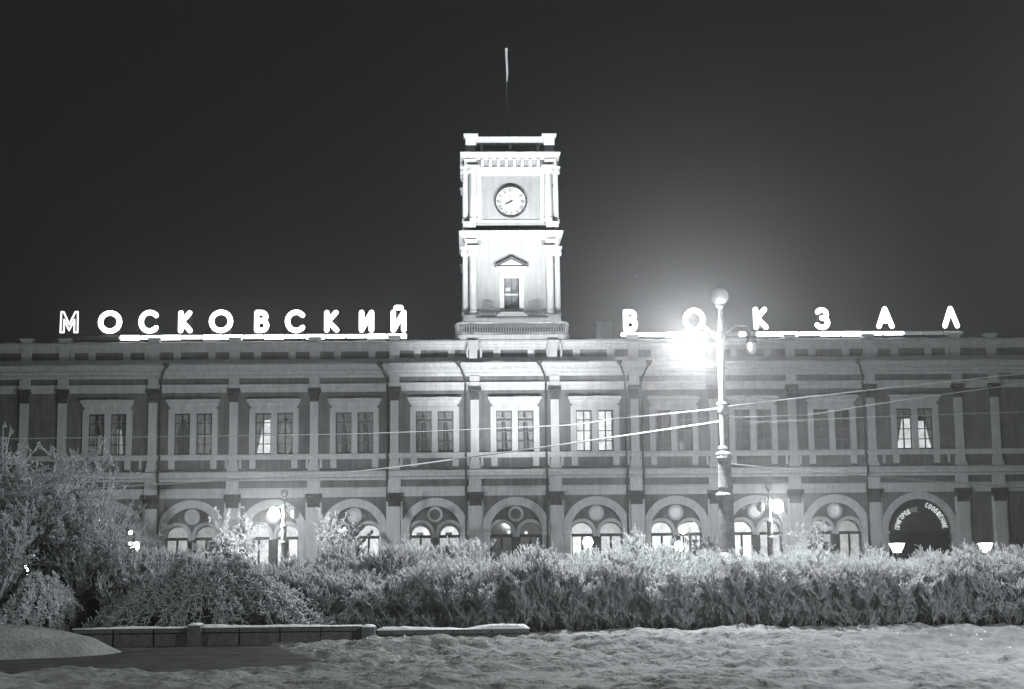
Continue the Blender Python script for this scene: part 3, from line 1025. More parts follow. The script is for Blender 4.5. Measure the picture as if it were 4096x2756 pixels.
def hand(angle_deg, ln, tail, wd, y):
    a = math.radians(90 - angle_deg)
    d = Vector((math.cos(a), 0, math.sin(a))); n_ = Vector((-d.z, 0, d.x))
    c = Vector((TX, 0, 31.49))
    m = MB()
    pts = [c - d * tail + n_ * wd * .8, c - d * tail - n_ * wd * .8, c + d * ln * .6 - n_ * wd, c + d * ln, c + d * ln * .6 + n_ * wd]
    vs = [(p.x, y, p.z) for p in pts] + [(p.x, y + .015, p.z) for p in pts]
    m.add(vs, [(0, 1, 2, 3, 4), (9, 8, 7, 6, 5)] + [(k, 5 + k, 5 + (k + 1) % 5, (k + 1) % 5) for k in range(5)])
    return m.build('hand', BLACK, clk)
hand(242, .62, .2, .05, F - .12)
hand(359, .8, .15, .018, F - .105)
# balcony with balusters round the foot of the tower
path = []
def seg(pts): path.extend(pts)
seg([(-4.55, 3.0), (-4.6, 1.2), (-4.5, .45)])
for k in range(7):
    t = PI + PI / 2 * (k + 1) / 8
    path.append((-3.55 + .95 * math.cos(t), .3 + .95 * math.sin(t)))
seg([(-3.0, -.68), (-2.5, -.62), (-2.1, -.5)])
half = path[:]
full = half + [(-x, y) for x, y in half[::-1]]
full = [(x + TX, y) for x, y in full]
bal = MB().tube([(x, y, 21.2) for x, y in full], .09, 6).build('balcony_rail', TRIM, tw)
MB().tube([(x, y, 20.32) for x, y in full], .09, 6).build('balcony_kerb', TRIM, tw)
ln = [0]
for a, b in zip(full[:-1], full[1:]):
    ln.append(ln[-1] + math.dist(a, b))
BALM = MB().lathe([(.03, 20.36), (.045, 20.5), (.028, 20.65), (.04, 20.9), (.03, 21.12)], 0, 0, 6).mesh('baluster', TRIM)
nb = int(ln[-1] / .21)
for k in range(nb + 1):
    d = ln[-1] * k / nb
    j = max(i for i in range(len(ln)) if ln[i] <= d + 1e-9)
    j = min(j, len(full) - 2)
    t = (d - ln[j]) / (ln[j + 1] - ln[j])
    x = full[j][0] + (full[j + 1][0] - full[j][0]) * t
    y = full[j][1] + (full[j + 1][1] - full[j][1]) * t
    put('baluster', BALM, tw, (x, y, 0))
# curved base wall under the balcony
bw_ = MB()
n = len(full)
vs = [(x * 1.01, y - .12, z) for z in (19.8, 20.2) for x, y in full]
fs = [(k, k + 1, n + k + 1, n + k) for k in range(n - 1)] + [tuple(range(n, 2 * n))]
bw_.add(vs, fs)
bw_.build('balcony_base', TRIM, tw)
sn = MB()
vs = [(x * 1.02, y - .16, 20.2) for x, y in full] + [(x * .99, y + .02, 20.30 + .05 * math.sin(x * 2)) for x, y in full]
sn.add(vs, [(k, k + 1, n + k + 1, n + k) for k in range(n - 1)])
sn.build('balcony_snow', SNOWM, tw)
# volutes flanking the middle bay of the parapet
for sx in (-1, 1):
    m = MB()
    m.box(sx * 3.2 + TX - .32, sx * 3.2 + TX + .32, -1.0, -.5, 18.0, 19.5)
    m.box(sx * 3.2 + TX - .42, sx * 3.2 + TX + .42, -1.08, -.5, 19.503, 19.7)
    m.tube([(sx * 2.72, -.85, 18.1), (sx * 2.66, -.85, 18.8), (sx * 2.76, -.85, 19.5)], [.07, .1, .07], 8)
    m.tube([(sx * 3.72, -.85, 18.1), (sx * 3.8, -.85, 18.8), (sx * 3.68, -.85, 19.5)], [.07, .1, .07], 8)
    m.build('scroll_pedestal', TRIM, tw)
# roof, flag pole
MB().box(TX - 3.0, TX + 3.0, tcy - 3.0, tcy + 3.0, 36.602, 36.75).build('roof', ROOFM, tw)
fpx = TX - .1
fp = MB().tube([(fpx, tcy, 36.7), (fpx, tcy, 46.0)], .06, 8).build('flagpole', IRON, tw)
MB().tube([(fpx + .02, tcy - .05, 43.0), (fpx + .06, tcy - .05, 43.8), (fpx, tcy - .05, 45.2), (fpx, tcy - .05, 45.75), (fpx, tcy - .05, 45.95)], [.04, .09, .1, .11, .14], 8).build('lit_pole_top', POLETOP, fp)  # pale sleeve imitating the lit top of the pole

# ================================================================== ROOF SIGN
def sign(word, boxes, x0, x1, bars, label):
    s_ = thing('roof_sign', label, 'sign', (0, 0, 0))
    for ch, (a, b, z0, z1) in zip(word, boxes):
        m = MB()
        if word[0] == 'М' and a < -36:   # only the outline tubes of this letter burn
            out = [(0, 0), (.02, 1), (.16, 1), (.5, .38), (.84, 1), (.98, 1), (1, 0), (.8, 0), (.8, .62), (.5, .1), (.2, .62), (.2, 0), (0, 0)]
            pts = [(a + .12 + (b - a - .24) * u, -.02, z0 + .12 + (z1 - z0 - .24) * v) for u, v in out]
            for p0, p1 in zip(pts[:-1], pts[1:]):
                m.tube([p0, p1], .075, 8)
            for p in pts: m.sphere(p, .075, 8, 6)
            l = m.build('letter', emat('outline_tube', 1, 1.3, base=.7), s_, smooth=True, loc=(0, .3, 0))
        else:
            r = .205
            stroke_mesh(m, ch, a + r, b - r, z0 + r, z1 - r, r)
            # flatten the tubes in depth
            m.v = [(x, y * .5, z) for x, y, z in m.v]
            l = m.build('letter', NEON, s_, smooth=True, loc=(0, .3, 0))
    # steel frame carrying the letters
    fr_ = MB()
    for (a, b, z0, z1) in boxes:
        for xx in (a + .25, b - .25):
            fr_.box(xx - .025, xx + .025, .5, .55, 19.7, z0 + 1.3)
            fr_.tube([(xx, .55, z0 + 1.2), (xx, 1.5, 19.0)], .02, 4)
    fr_.box(x0, x1, .5, .56, 20.45, 20.52)
    fr_.build('sign_frame', IRON, s_)
    for (a, b, kind_) in bars:
        n_ = max(1, round((b - a) / 1.66))
        for k in range(n_):
            u0 = a + (b - a) * k / n_; u1 = a + (b - a) * (k + 1) / n_
            th = .2 if kind_ == 'lit' and rnd.random() > .25 else .15
            mm = {'lit': NEON, 'off': NEONOFF, 'dim': NEOND}[kind_]
            hh = th
            MB().tube([(u0 + .03, .15, 20.2), (u0 + .08, .15, 20.2), (u1 - .08, .15, 20.2), (u1 - .03, .15, 20.2)], [hh * .6, hh, hh, hh * .6], 8).build('tube_segment', mm, s_, loc=(0, 0, .05 if th < .18 else .03))
    return s_
L1 = [(-36.56, -34.95, 20.60, 22.50), (-33.47, -31.55, 20.59, 22.48), (-30.23, -28.57, 20.59, 22.51), (-27.05, -25.89, 20.61, 22.45), (-24.59, -22.66, 20.60, 22.50),
      (-20.95, -19.75, 20.60, 22.46), (-18.48, -16.81, 20.56, 22.47), (-15.32, -14.11, 20.59, 22.43), (-12.51, -11.30, 20.57, 22.42), (-9.95, -8.69, 20.56, 22.42)]
L2 = [(8.95, 10.13, 20.49, 22.37), (13.82, 15.66, 20.51, 22.45), (19.61, 20.82, 20.64, 22.50), (24.69, 25.94, 20.59, 22.44), (29.73, 31.21, 20.66, 22.5), (35.19, 36.62, 20.66, 22.5)]
sign('МОСКОВСКИЙ', L1, -37, -8.6, [(-37, -31.7, 'off'), (-31.66, -8.62, 'lit')], 'glowing roof sign reading МОСКОВСКИЙ left of the clock tower')
sign('ВОКЗАЛ', L2, 8.6, 37, [(8.7, 15.8, 'lit'), (15.8, 18.3, 'off'), (18.35, 18.95, 'lit'), (18.95, 19.75, 'off'), (19.79, 31.93, 'lit'), (31.93, 36.8, 'dim')], 'glowing roof sign reading ВОКЗАЛ right of the clock tower')

# ================================================================== LAMP POSTS
LG = {}
def lamp_glass(p):
    if p not in LG:
        m = bpy.data.materials.new('lit_lamp_glass')
        m.use_nodes = True
        n = m.node_tree
        n.nodes.clear()
        out = n.nodes.new('ShaderNodeOutputMaterial')
        tr = n.nodes.new('ShaderNodeBsdfTransparent')
        em = n.nodes.new('ShaderNodeEmission')
        em.inputs['Color'].default_value = grey(1.0)
        em.inputs['Strength'].default_value = 12
        mx = n.nodes.new('ShaderNodeMixShader')
        mx.inputs[0].default_value = .35
        n.links.new(tr.outputs[0], mx.inputs[1])
        n.links.new(em.outputs[0], mx.inputs[2])
        n.links.new(mx.outputs[0], out.inputs[0])
        LG[p] = m
    return LG[p]
def lamp_post(loc, label, h, lit_side, power, arm=.8, rz=0, drop=1.2, s=1.0, arm2=None):
    t = thing('street_lamp', label, 'street lamp', loc, rz, 'cast iron street lamps with globes')
    m = MB()
    m.lathe([(.34, 0), (.34, .5), (.29, .56), (.27, 1.6), (.25, 1.7), (.3, 1.75), (.29, 1.85), (.225, 1.95), (.205, 3.35), (.24, 3.4), (.245, 3.5), (.2, 3.56), (.19, 3.66), (.21, 3.7), (.2, 3.78), (.185, 4.0),
             (.18, 4.42), (.215, 4.5), (.2, 4.58), (.12, 4.64)], n=18)
    m.build('lamp_base', GRAN if False else POLE, t, smooth=False)
    m = MB()
    m.lathe([(.1, 4.6), (.13, 4.66), (.13, 4.72), (.1, 4.76), (.105, 5.7), (.14, 5.76), (.15, 5.84), (.14, 5.95), (.1, 6.0), (.095, h - 1.25), (.12, h - 1.2), (.12, h - 1.0), (.07, h - .94), (.055, h - .32), (.12, h - .26), (.14, h - .2), (.06, h - .18)], n=14)
    m.build('pole', POLE, t)
    # snow caught on the rings
    for z, r in ((4.6, .2), (3.5, .24), (4.76, .13), (5.97, .14), (1.85, .28)):
        MB().lathe([(r, z - .03), (r * 1.02, z + .03), (r * .5, z + .09), (.02, z + .1)], -.02, 0, 10).build('ring_snow', SNOWM, t, smooth=True)
    MB().sphere((0, 0, h + .03), .25, 18, 12).build('globe', GLOBE, t, smooth=True)
    for sx in (-1, 1):
        A = arm if sx == lit_side else (arm2 or arm)
        dr = drop
        g = MB()
        zt_ = h - 1.1
        pts = [(sx * .05, 0, zt_), (sx * A * .5, 0, zt_ + .32), (sx * A * .88, 0, zt_ + .3), (sx * A, 0, zt_ + .12), (sx * A, 0, zt_ - .02)]
        g.tube(pts, .022, 6)
        g.build('arm', POLE, t)
        lx, lz = sx * A, zt_ - .28
        isl = sx == lit_side
        pnd = MB().sphere((lx, 0, lz), s * (.23 if isl else .17), 14, 10, 1.2)  # lit globe made larger to stand in for its glare
        lg = pnd.build('lamp_globe', lamp_glass(power) if isl else GLOBE, t, smooth=True)
        if isl:
            d = bpy.data.lights.new('lamp_light', 'POINT')
            d.energy = power / .42
            d.shadow_soft_size = .1
            d.color = TINT
            o = bpy.data.objects.new('lamp_light', d)
            COL.objects.link(o)
            o.parent = t
            o.location = (lx, 0, lz)
        MB().lathe([(.02, lz + .3), (.1, lz + .27), (.15, lz + .14), (.16, lz + .1)], lx, 0, 12).build('lamp_cap', IRON, lg)
    return t
lamp_post((2.75, -82, 0), 'tall frost-whitened lamp post rising from the hedge, its left lamp blazing', 8.93, -1, 5200, .84)
lamp_post((-16.33, -18, 0), 'lamp post in front of the third arch from the left with a glaring left lamp', 6.75, -1, 3000, .7, s=1.75)
lamp_post((16.72, -18, 0), 'lamp post in front of the third arch from the right with a glaring right lamp', 6.95, 1, 2700, .6, s=1.75)
lamp_post((9.8, -101, 0), 'unseen lamp post added beyond the right edge of view to light the foreground', 8.93, -1, 3900, .84)  # out of view, added to brighten the hedge and snow in front
lamp_post((-22, -103, 0), 'unseen lamp post added beyond the left edge of view to light the foreground', 8.93, 1, 1300, .84)  # second added post, unseen, a weaker fill from the left

# garden lanterns: inverted pyramids of glass
def lantern(loc, label, scale=1.0, power=60):
    t = thing('garden_lantern', label, 'lantern', loc, rnd.uniform(0, .4), 'low garden lanterns behind the hedge')
    h = loc[2]
    m = MB()
    m.add([(-.1, -.1, -.2), (.1, -.1, -.2), (.1, .1, -.2), (-.1, .1, -.2), (-.22, -.22, .15), (.22, -.22, .15), (.22, .22, .15), (-.22, .22, .15)],
          [(0, 3, 2, 1), (4, 5, 6, 7), (0, 1, 5, 4), (1, 2, 6, 5), (2, 3, 7, 6), (3, 0, 4, 7)])
    m.v = [(x * scale, y * scale, z * scale) for x, y, z in m.v]
    m.build('lantern_glass', LANT, t)
    MB().add([(-.25, -.25, .16), (.25, -.25, .16), (.25, .25, .16), (-.25, .25, .16), (0, 0, .21)], [(0, 3, 2, 1), (0, 1, 4), (1, 2, 4), (2, 3, 4), (3, 0, 4)]).build('lantern_roof', IRON, t)
    MB().lathe([(.09, -h), (.09, -h + .3), (.04, -h + .35), (.035, -.22), (.08, -.2)], 0, 0, 8).build('post', IRON, t)
    return t
lantern((-17.26, -62, 2.6), 'lantern beside the foot of the large frosted tree on the left')
lantern((13.02, -62, 2.25), 'lantern glowing below the wide arch with curved lettering')
lantern((16.6, -62, 2.22), 'lantern at the right edge beyond the wide sign arch')
lantern((-21.3, -62, 1.75), 'lantern at the far left edge behind the tree')
def globe_lamp(loc, label, r=.16, m=None):
    t = thing('globe_lamp', label, 'lamp', loc, 0, 'small globe lamps behind the hedge')
    MB().sphere((0, 0, 0), r, 12, 8).build('globe', m or LANT, t, smooth=True)
    MB().lathe([(.07, -loc[2]), (.07, -loc[2] + .2), (.03, -loc[2] + .25), (.03, -r)], 0, 0, 8).build('post', IRON, t)
globe_lamp((.63, -62, 2.58), 'bright globe low in front of the first lit arch right of centre', .2)
globe_lamp((4.44, -62, 3.04), 'upper globe in front of the second lit arch right of centre', .17)
globe_lamp((4.4, -61, 2.4), 'lower globe in front of the second lit arch right of centre', .2)
for (x, z, r, lb) in [(-18.8, 3.66, .1, 'small light shining through the tree, topmost of the cluster'), (-18.6, 3.7, .09, 'small light touching the topmost one in the tree'), (-19.26, 2.96, .09, 'small light low in the middle of the tree'),
                      (-17.44, 3.14, .08, 'small light above the lantern beside the tree'), (-21.07, 2.22, .12, 'small light near the left edge of the picture'), (-17.3, 2.2, .12, 'small light right under the lantern beside the tree')]:
    globe_lamp((x, -62, z), lb, r)
for (x, z, lb) in [(15.9, 1.75, 'small light low beneath the right-hand lantern'), (16.9, 1.7, 'small light cut by the right edge under the lantern')]:
    globe_lamp((x, -62, z), lb, .1)

# floodlight housings on the ground behind the hedge
for (l, t_, p_, s_, b_), lb in zip(FLOODS, ['left tower floodlight', 'right tower floodlight', 'left middle facade floodlight', 'right middle facade floodlight', 'far left facade floodlight', 'far right facade floodlight']):
    h_ = thing('floodlight', lb + ' standing on the snow behind the hedge', 'floodlight', (l[0], l[1], 0), 0, 'floodlights behind the hedge')
    hb = MB()
    d = (Vector(t_) - Vector(l)).normalized()
    c0 = Vector((0, 0, l[2])) - d * .12; c1 = c0 - d * .4
    hb.tube([c0, c1], [.35, .2], 12)
    hb.build('housing', IRON, h_)
    MB().box(-.3, .3, -.2, .2, 0, .08).box(-.04, .04, -.04, .04, .08, l[2] - .35).build('stand', IRON, h_)

# ================================================================== OVERHEAD WIRES
WIREB = mat('glare_frosted_wire', 0.5, noise=0.2, scale=2)  # paler than the other wires: glare put into the colour
def wire(pts, label, r=.022, sag=.1):
    m = MB()
    out = []
    for a, b in zip(pts[:-1], pts[1:]):
        a, b = Vector(a), Vector(b)
        for k in range(8):
            t = k / 8
            out.append(a.lerp(b, t) - Vector((0, 0, sag * 4 * t * (1 - t))))
    out.append(Vector(pts[-1]))
    m.tube(out, r, 6)
    w_ = m.build('overhead_wire', WIREB if 'left of the centre' in label or 'middle upper' in label else WIREM, None)
    tag(w_, label, 'wire', 'overhead tram wires')
wire([(-23.65, -78.0, 3.64), (-8.06, -78.0, 4.42), (-4.67, -78.0, 4.8), (2.66, -82, 5.5)], 'frosted, glare-bright wire slanting across the string course left of the centre', 0.02, 0.02)
wire([(-26.99, -77.0, 5.56), (-7.54, -77.0, 5.67), (-1.11, -77.0, 5.89), (0.21, -77.0, 6.07), (2.66, -82, 5.86)], 'thin wire crossing the middle upper windows', 0.011, 0.01)
wire([(2.8, -82, 5.9), (4.82, -79.0, 6.38), (8.09, -79.0, 6.72), (18.3, -79.0, 7.73)], 'topmost wire rising across the right upper windows', 0.013, 0)
wire([(2.8, -82, 5.6), (5.56, -80.0, 5.85), (8.22, -80.0, 6.25), (17.79, -80.0, 7.49)], 'second wire from the top across the right upper windows', 0.011, 0)
wire([(2.8, -82, 5.75), (3.86, -80.0, 5.65), (7.48, -80.0, 5.78), (17.79, -80.0, 6.05)], 'nearly level thin wire across the right upper windows', 0.007, 0)
wire([(2.92, -81.4, 4.39), (6.91, -81.4, 4.0), (17.08, -81.4, 3.2)], 'wire falling to the right along the string course', 0.014, 0.02)
MB_ = MB().lathe([(.16, 0), (.12, .5), (.09, 9.5)], 0, 0, 10)
for x, y, lb in ((19.6, -79.5, 'tram wire pole outside the picture to the right'), (-26.5, -77.6, 'tram wire pole outside the picture to the left')):
    tag(MB_.build('wire_pole', IRON, None, loc=(x, y, 0)), lb, 'pole', 'tram wire poles')

# ================================================================== GROUND
def hnoise(x, y):
    from mathutils import noise
    return noise.noise(Vector((x * .5, y * .7, 3.1))) * .5 + noise.noise(Vector((x * 1.7, y * 2.3, 1.2))) * .34 + noise.noise(Vector((x * 3.6, y * 4.6, 8.2))) * .3
def sstep(a, b, x):
    t = min(1, max(0, (x - a) / (b - a)))
    return t * t * (3 - 2 * t)
tag(MB().box(-110, 110, -160, 75, -.4, -.12).build('ground', ASPH, None), kind='structure')
def snow_height(x, y):
    h = .0 + .26 * hnoise(x, y)
    # swept path between the kerb walls on the left and the viewer
    pth = sstep(-7.4, -9.0, x + (y + 92) * .25) * sstep(-98.5, -96.5, y) * sstep(-88.6, -89.3, y)
    h = max(h, -.02) + .02
    mound = .56 * math.exp(-(((x + 14.3) / 2.5) ** 2 + ((y + 91.5) / 2.0) ** 2) ** 1.5)
    if -100 < y < -88 and pth < .5:
        from mathutils import noise
        c_ = noise.voronoi(Vector((x * 1.9, y * 1.5, .3)))[0][0]
        h -= .13 * max(0, 1 - c_ * 2.6)
    ridge = .12 * math.exp(-((y + 87.6) / .9) ** 2) * sstep(-3.5, -2.0, x)
    bank = .13 * math.exp(-((y + 91.8) / 1.3) ** 2) * sstep(-7.4, -5.5, x)
    return h * (1 - pth) - .3 * pth * (1 - min(1, mound * 4)) + mound + ridge + bank
nx = 520
YS = [-112 + 6 * k / 20 for k in range(20)] + [-106 + 19 * k / 290 for k in range(290)] + [-87 + 15 * k / 60 for k in range(61)]
ny = len(YS) - 1
X0, X1, Y0, Y1 = -24, 18, -112, -72
vs = []
for j in range(ny + 1):
    y = YS[j]
    for i in range(nx + 1):
        x = X0 + (X1 - X0) * i / nx
        e = min(1, (x - X0) / 2, (X1 - x) / 2, (y - Y0) / 2, (Y1 - y) / 2)
        vs.append((x, y, snow_height(x, y) * max(0, e) - .0))
A_ = np.array(vs).reshape(ny + 1, nx + 1, 3)
YA = np.array(YS); XA = np.linspace(X0, X1, nx + 1)
gf = np.random.RandomState(12)
prints = []
for tr_ in range(9):      # trails of footprints crossing the bank
    x, y = gf.uniform(-7.5, 9), gf.uniform(-100, -90)
    a = gf.uniform(-.35, .35) + (PI if gf.rand() < .5 else 0)
    for k in range(16):
        sd = .13 * (-1) ** k
        prints.append((x - math.sin(a) * sd, y + math.cos(a) * sd, a + gf.normal(0, .15)))
        x += math.cos(a) * .62; y += math.sin(a) * .62
        a += gf.normal(0, .06)
for k in range(170):
    prints.append((gf.uniform(-6, 9), gf.uniform(-99, -89.5), gf.uniform(0, PI)))
for (px, py, a) in prints:
    if px < -7.5 and py < -88.6: continue
    i0, i1 = np.searchsorted(XA, [px - .45, px + .45]); j0, j1 = np.searchsorted(YA, [py - .45, py + .45])
    if i1 <= i0 or j1 <= j0: continue
    dx_ = XA[None, i0:i1] - px; dy_ = YA[j0:j1, None] - py
    u = (dx_ * math.cos(a) + dy_ * math.sin(a)) / .2; v = (-dx_ * math.sin(a) + dy_ * math.cos(a)) / .1
    q = np.sqrt(u * u + v * v)
    A_[j0:j1, i0:i1, 2] += np.where(q < 1, -.085 * (1 - q ** 3), 0) + .03 * np.exp(-((q - 1.35) / .35) ** 2)
vs = [tuple(p) for p in A_.reshape(-1, 3)]
fs = [(j * (nx + 1) + i, j * (nx + 1) + i + 1, (j + 1) * (nx + 1) + i + 1, (j + 1) * (nx + 1) + i) for j in range(ny) for i in range(nx)]
tag(MB().add(vs, fs).build('snow_ground', SNOWD, None, smooth=True), kind='structure')
fl = MB()
for (a, b, c, d) in ((-109, -24, -158, 70), (18, 109, -158, 70), (-24, 18, -158, -112), (-24, 18, -72, -34)):
    fl.add([(a, c, 0), (b, c, 0), (b, d, 0), (a, d, 0)], [(0, 1, 2, 3)])
tag(fl.build('snow_field', SNOWD, None), kind='structure')
tag(MB().box(-24, 18, -34, -.9, -.118, -.05).build('road', ASPH, None), kind='structure')
tag(MB().add([(-24, -99, -.03), (-5, -99, -.03), (-5, -88, -.03), (-24, -88, -.03)], [(0, 1, 2, 3)]).build('path', ASPH, None), kind='structure')

# low granite kerb walls in front of the hedge
def kerb(x0, x1, y, z1, label, snow_h, n, rz=0):
    t = thing('kerb_wall', label, 'kerb wall', ((x0 + x1) / 2, y, 0), rz, 'low granite kerb walls')
    L = x1 - x0
    for k in range(n):
        a = -L / 2 + L * k / n + .02; b = -L / 2 + L * (k + 1) / n - .02
        MB().box(a, b, -.18, .18, -.3, z1 - .1).box(a - .005, b + .005, -.23, .23, z1 - .097, z1).build('block', GRAN, t)
    if snow_h > 0:
        MB().add(*ledge_snow(-L / 2, L / 2, -.24, .24, z1, snow_h, step=.12, seed=int(L * 10), amp=.7)).build('snow_cap', SNOWM, t, smooth=True)
    return t
kerb(-13.0, -10.35, -88.8, .36, 'dark kerb wall section at the far left behind the snow mound', .025, 3)
kerb(-10.25, -6.65, -88.8, .36, 'long dark kerb wall section under the rounded bush', .035, 4)
kerb(-6.35, -2.9, -88.3, .24, 'lower snow-topped kerb wall section ending in the middle', .07, 4, .03)
for x, lb in ((-10.32, 'small stone post between the two left kerb walls'), (-6.5, 'small stone post where the kerb wall steps down')):
    kp = MB().box(-.14, .14, -.26, .26, -.3, .42 if x < -8 else .34)
    kp = kp.build('kerb_post', GRAN, None, loc=(x, -88.9, 0))
    tag(kp, lb, 'post', 'kerb posts')
    MB().add(*ledge_snow(-.15, .15, -.26, .26, .42 if x < -8 else .34, .05, .05, 3)).build('snow_cap', SNOWM, kp, smooth=True)

# ================================================================== FROSTED PLANTS
def seg_mesh(name, segs, m):
    """segs: array (N, 8): p0 xyz, p1 xyz, r0, r1 -> three-sided tapering twigs"""
    S = np.asarray(segs, dtype=np.float64)
    N = len(S)
    p0, p1 = S[:, :3], S[:, 3:6]
    d = p1 - p0
    d /= np.maximum(np.linalg.norm(d, axis=1, keepdims=True), 1e-6)
    ref = np.where(np.abs(d[:, 2:3]) > .9, np.array([[1., 0, 0]]), np.array([[0, 0, 1.]]))
    a = np.cross(d, ref); a /= np.maximum(np.linalg.norm(a, axis=1, keepdims=True), 1e-6)
    b = np.cross(d, a)
    V = np.zeros((N, 6, 3))
    for k in range(3):
        t = 2 * PI * k / 3
        off = a * math.cos(t) + b * math.sin(t)
        V[:, k] = p0 + off * S[:, 6:7]
        V[:, 3 + k] = p1 + off * S[:, 7:8]
    base = (np.arange(N) * 6)[:, None, None]
    fq = np.array([[0, 1, 4, 3], [1, 2, 5, 4], [2, 0, 3, 5]])[None] + base
    loops = fq.reshape(-1)
    me = bpy.data.meshes.new(name)
    me.vertices.add(N * 6)
    me.vertices.foreach_set('co', V.reshape(-1))
    me.loops.add(len(loops))
    me.loops.foreach_set('vertex_index', loops)
    me.polygons.add(N * 3)
    me.polygons.foreach_set('loop_start', np.arange(N * 3) * 4)
    me.polygons.foreach_set('loop_total', np.full(N * 3, 4))
    me.update(calc_edges=True)
    me.materials.append(m)
    return me
def unit(v):
    return v / max(1e-6, np.linalg.norm(v))
def shrub_meshes(seed, H=2.0, W=1.5, D=1.0, n_stem=60, thick=.0105):
    g = np.random.RandomState(seed)
    stems = []; twigs = []
    for s_ in range(n_stem):
        ang = g.uniform(0, 2 * PI)
        base = np.array([g.normal(0, .22 * W), g.normal(0, .2 * D), 0.0])
        top = np.array([base[0] + math.cos(ang) * g.uniform(.1, 1) * W * .75, base[1] + math.sin(ang) * g.uniform(.1, 1) * D * .75, H * g.uniform(.72, 1.0)])
        rr = math.hypot((top[0]) / (W), (top[1]) / D)
        top[2] *= 1 - .28 * min(1.3, rr) ** 2
        mid = (base + top) / 2 + np.array([0, 0, .14 * H]) + g.normal(0, .06, 3)
        pts = []
        for k in range(7):
            t = k / 6
            pts.append((1 - t) ** 2 * base + 2 * t * (1 - t) * mid + t * t * top)
        for k in range(6):
            stems.append((*pts[k], *pts[k + 1], .016 * (1 - k / 9), .016 * (1 - (k + 1) / 9)))
        for q in range(16):
            t = g.uniform(.06, 1.0)
            k = min(5, int(t * 6))
            p = pts[k] + (pts[k + 1] - pts[k]) * (t * 6 - k)
            dr = unit(np.array([g.normal(0, .42), g.normal(0, .4), g.uniform(.5, 1.2)]))
            L = g.uniform(.22, .5)
            e = p + dr * L
            e[2] += .04
            twigs.append((*p, *e, thick * .7, thick * .55))
            for z in range(19):
                u = g.uniform(.1, 1.0)
                pp = p + (e - p) * u
                d2 = unit(dr * .7 + g.normal(0, .36, 3) + np.array([0, 0, .7]))
                l2 = g.uniform(.09, .24)
                twigs.append((*pp, *(pp + d2 * l2), thick * g.uniform(.5, .8), thick * g.uniform(.6, 1.3)))
    return seg_mesh('stem', stems, BARK), seg_mesh('frosted_twigs', twigs, FROST)
VAR = [shrub_meshes(11 + k, H=[2.0, 2.15, 1.9, 2.05, 2.1][k]) for k in range(5)]
WORDS = ['first', 'second', 'third', 'fourth', 'fifth', 'sixth', 'seventh', 'eighth', 'ninth', 'tenth', 'eleventh', 'twelfth', 'thirteenth', 'fourteenth', 'fifteenth', 'sixteenth', 'seventeenth', 'eighteenth', 'nineteenth', 'twentieth']
def add_shrub(x, y, v, rz, s, label, group, zs=1.0):
    t = thing('frosted_shrub', label, 'shrub', (x, y, 0), rz, group)
    t.scale = (s, s, s * zs)
    a = put('stem', VAR[v][0], t); a['kind'] = 'stuff'
    b = put('frosted_twigs', VAR[v][1], t)
    b['kind'] = 'stuff'
    return t
r_ = random.Random(4)
for row, (yy, n_, x0, x1, hz) in enumerate([(-86.1, 20, -11.3, 9.2, .84), (-84.7, 20, -15.5, 10.6, .89), (-83.3, 18, -15.0, 11.0, .91)]):
    for k in range(n_):
        x = x0 + (x1 - x0) * k / (n_ - 1) + r_.uniform(-.2, .2)
        y = yy + r_.uniform(-.25, .25)
        rowname = ['front', 'middle', 'back'][row]
        zs = hz * r_.uniform(.84, 1.06) * (.9 if x < -3 and row == 0 else 1)
        add_shrub(x, y, r_.randrange(5), r_.uniform(-PI, PI) if row else r_.choice((0, PI)) + r_.uniform(-.3, .3), r_.uniform(.92, 1.05),
                  'frost-covered hedge shrub, %s from the left in the %s row' % (WORDS[k], rowname), 'frost-covered shrubs of the hedge', zs)

# weeping rounded bush in front of the hedge
def weeping(seed, W=2.9, H=2.0, D=1.2, n=230):
    g = np.random.RandomState(seed)
    stems = []; twigs = []
    for s_ in range(n):
        ang = g.uniform(0, 2 * PI)
        r = g.uniform(.05, 1) ** .6
        base = np.array([g.normal(0, .15), g.normal(0, .12), 0])
        crown = np.array([math.cos(ang) * r * W * .45, math.sin(ang) * r * D * .45, H * math.sqrt(max(.05, 1 - (r * .75) ** 2)) * g.uniform(.75, 1)])
        end = np.array([math.cos(ang) * r * W * .98, math.sin(ang) * r * D * .98, max(.06, H * (1 - r ** 1.3) * g.uniform(.6, 1.0) + .05)])
        pts = []
        for k in range(10):
            t = k / 9
            pts.append((1 - t) ** 2 * base + 2 * t * (1 - t) * (crown * 1.25) + t * t * end)
        for k in range(9):
            stems.append((*pts[k], *pts[k + 1], .013, .012))
            if k < 2: continue
            for q in range(12):
                u = g.uniform(0, 1)
                p = pts[k] + (pts[k + 1] - pts[k]) * u
                d = unit(unit(pts[k + 1] - pts[k]) * .5 + g.normal(0, .6, 3) + np.array([0, 0, .12]))
                e = p + d * g.uniform(.08, .2)
                twigs.append((*p, *e, .011, .014))
    return seg_mesh('stem', stems, FROST2), seg_mesh('frosted_twigs', twigs, FROST)
wm_ = weeping(5)
t = thing('rounded_bush', 'broad rounded frosty bush whose branches arch to the ground left of the middle', 'bush', (-10.2, -87.3, 0))
t.scale = (1.12, .9, 1.05)
put('stem', wm_[0], t)['kind'] = 'stuff'; put('frosted_twigs', wm_[1], t)['kind'] = 'stuff'
t = thing('rounded_bush', 'smaller rounded bush in the dark at the far left behind the snow mound', 'bush', (-14.2, -87.0, 0), 1.3)
t.scale = (.8, .7, .85)
put('stem', wm_[0], t)['kind'] = 'stuff'; put('frosted_twigs', wm_[1], t)['kind'] = 'stuff'

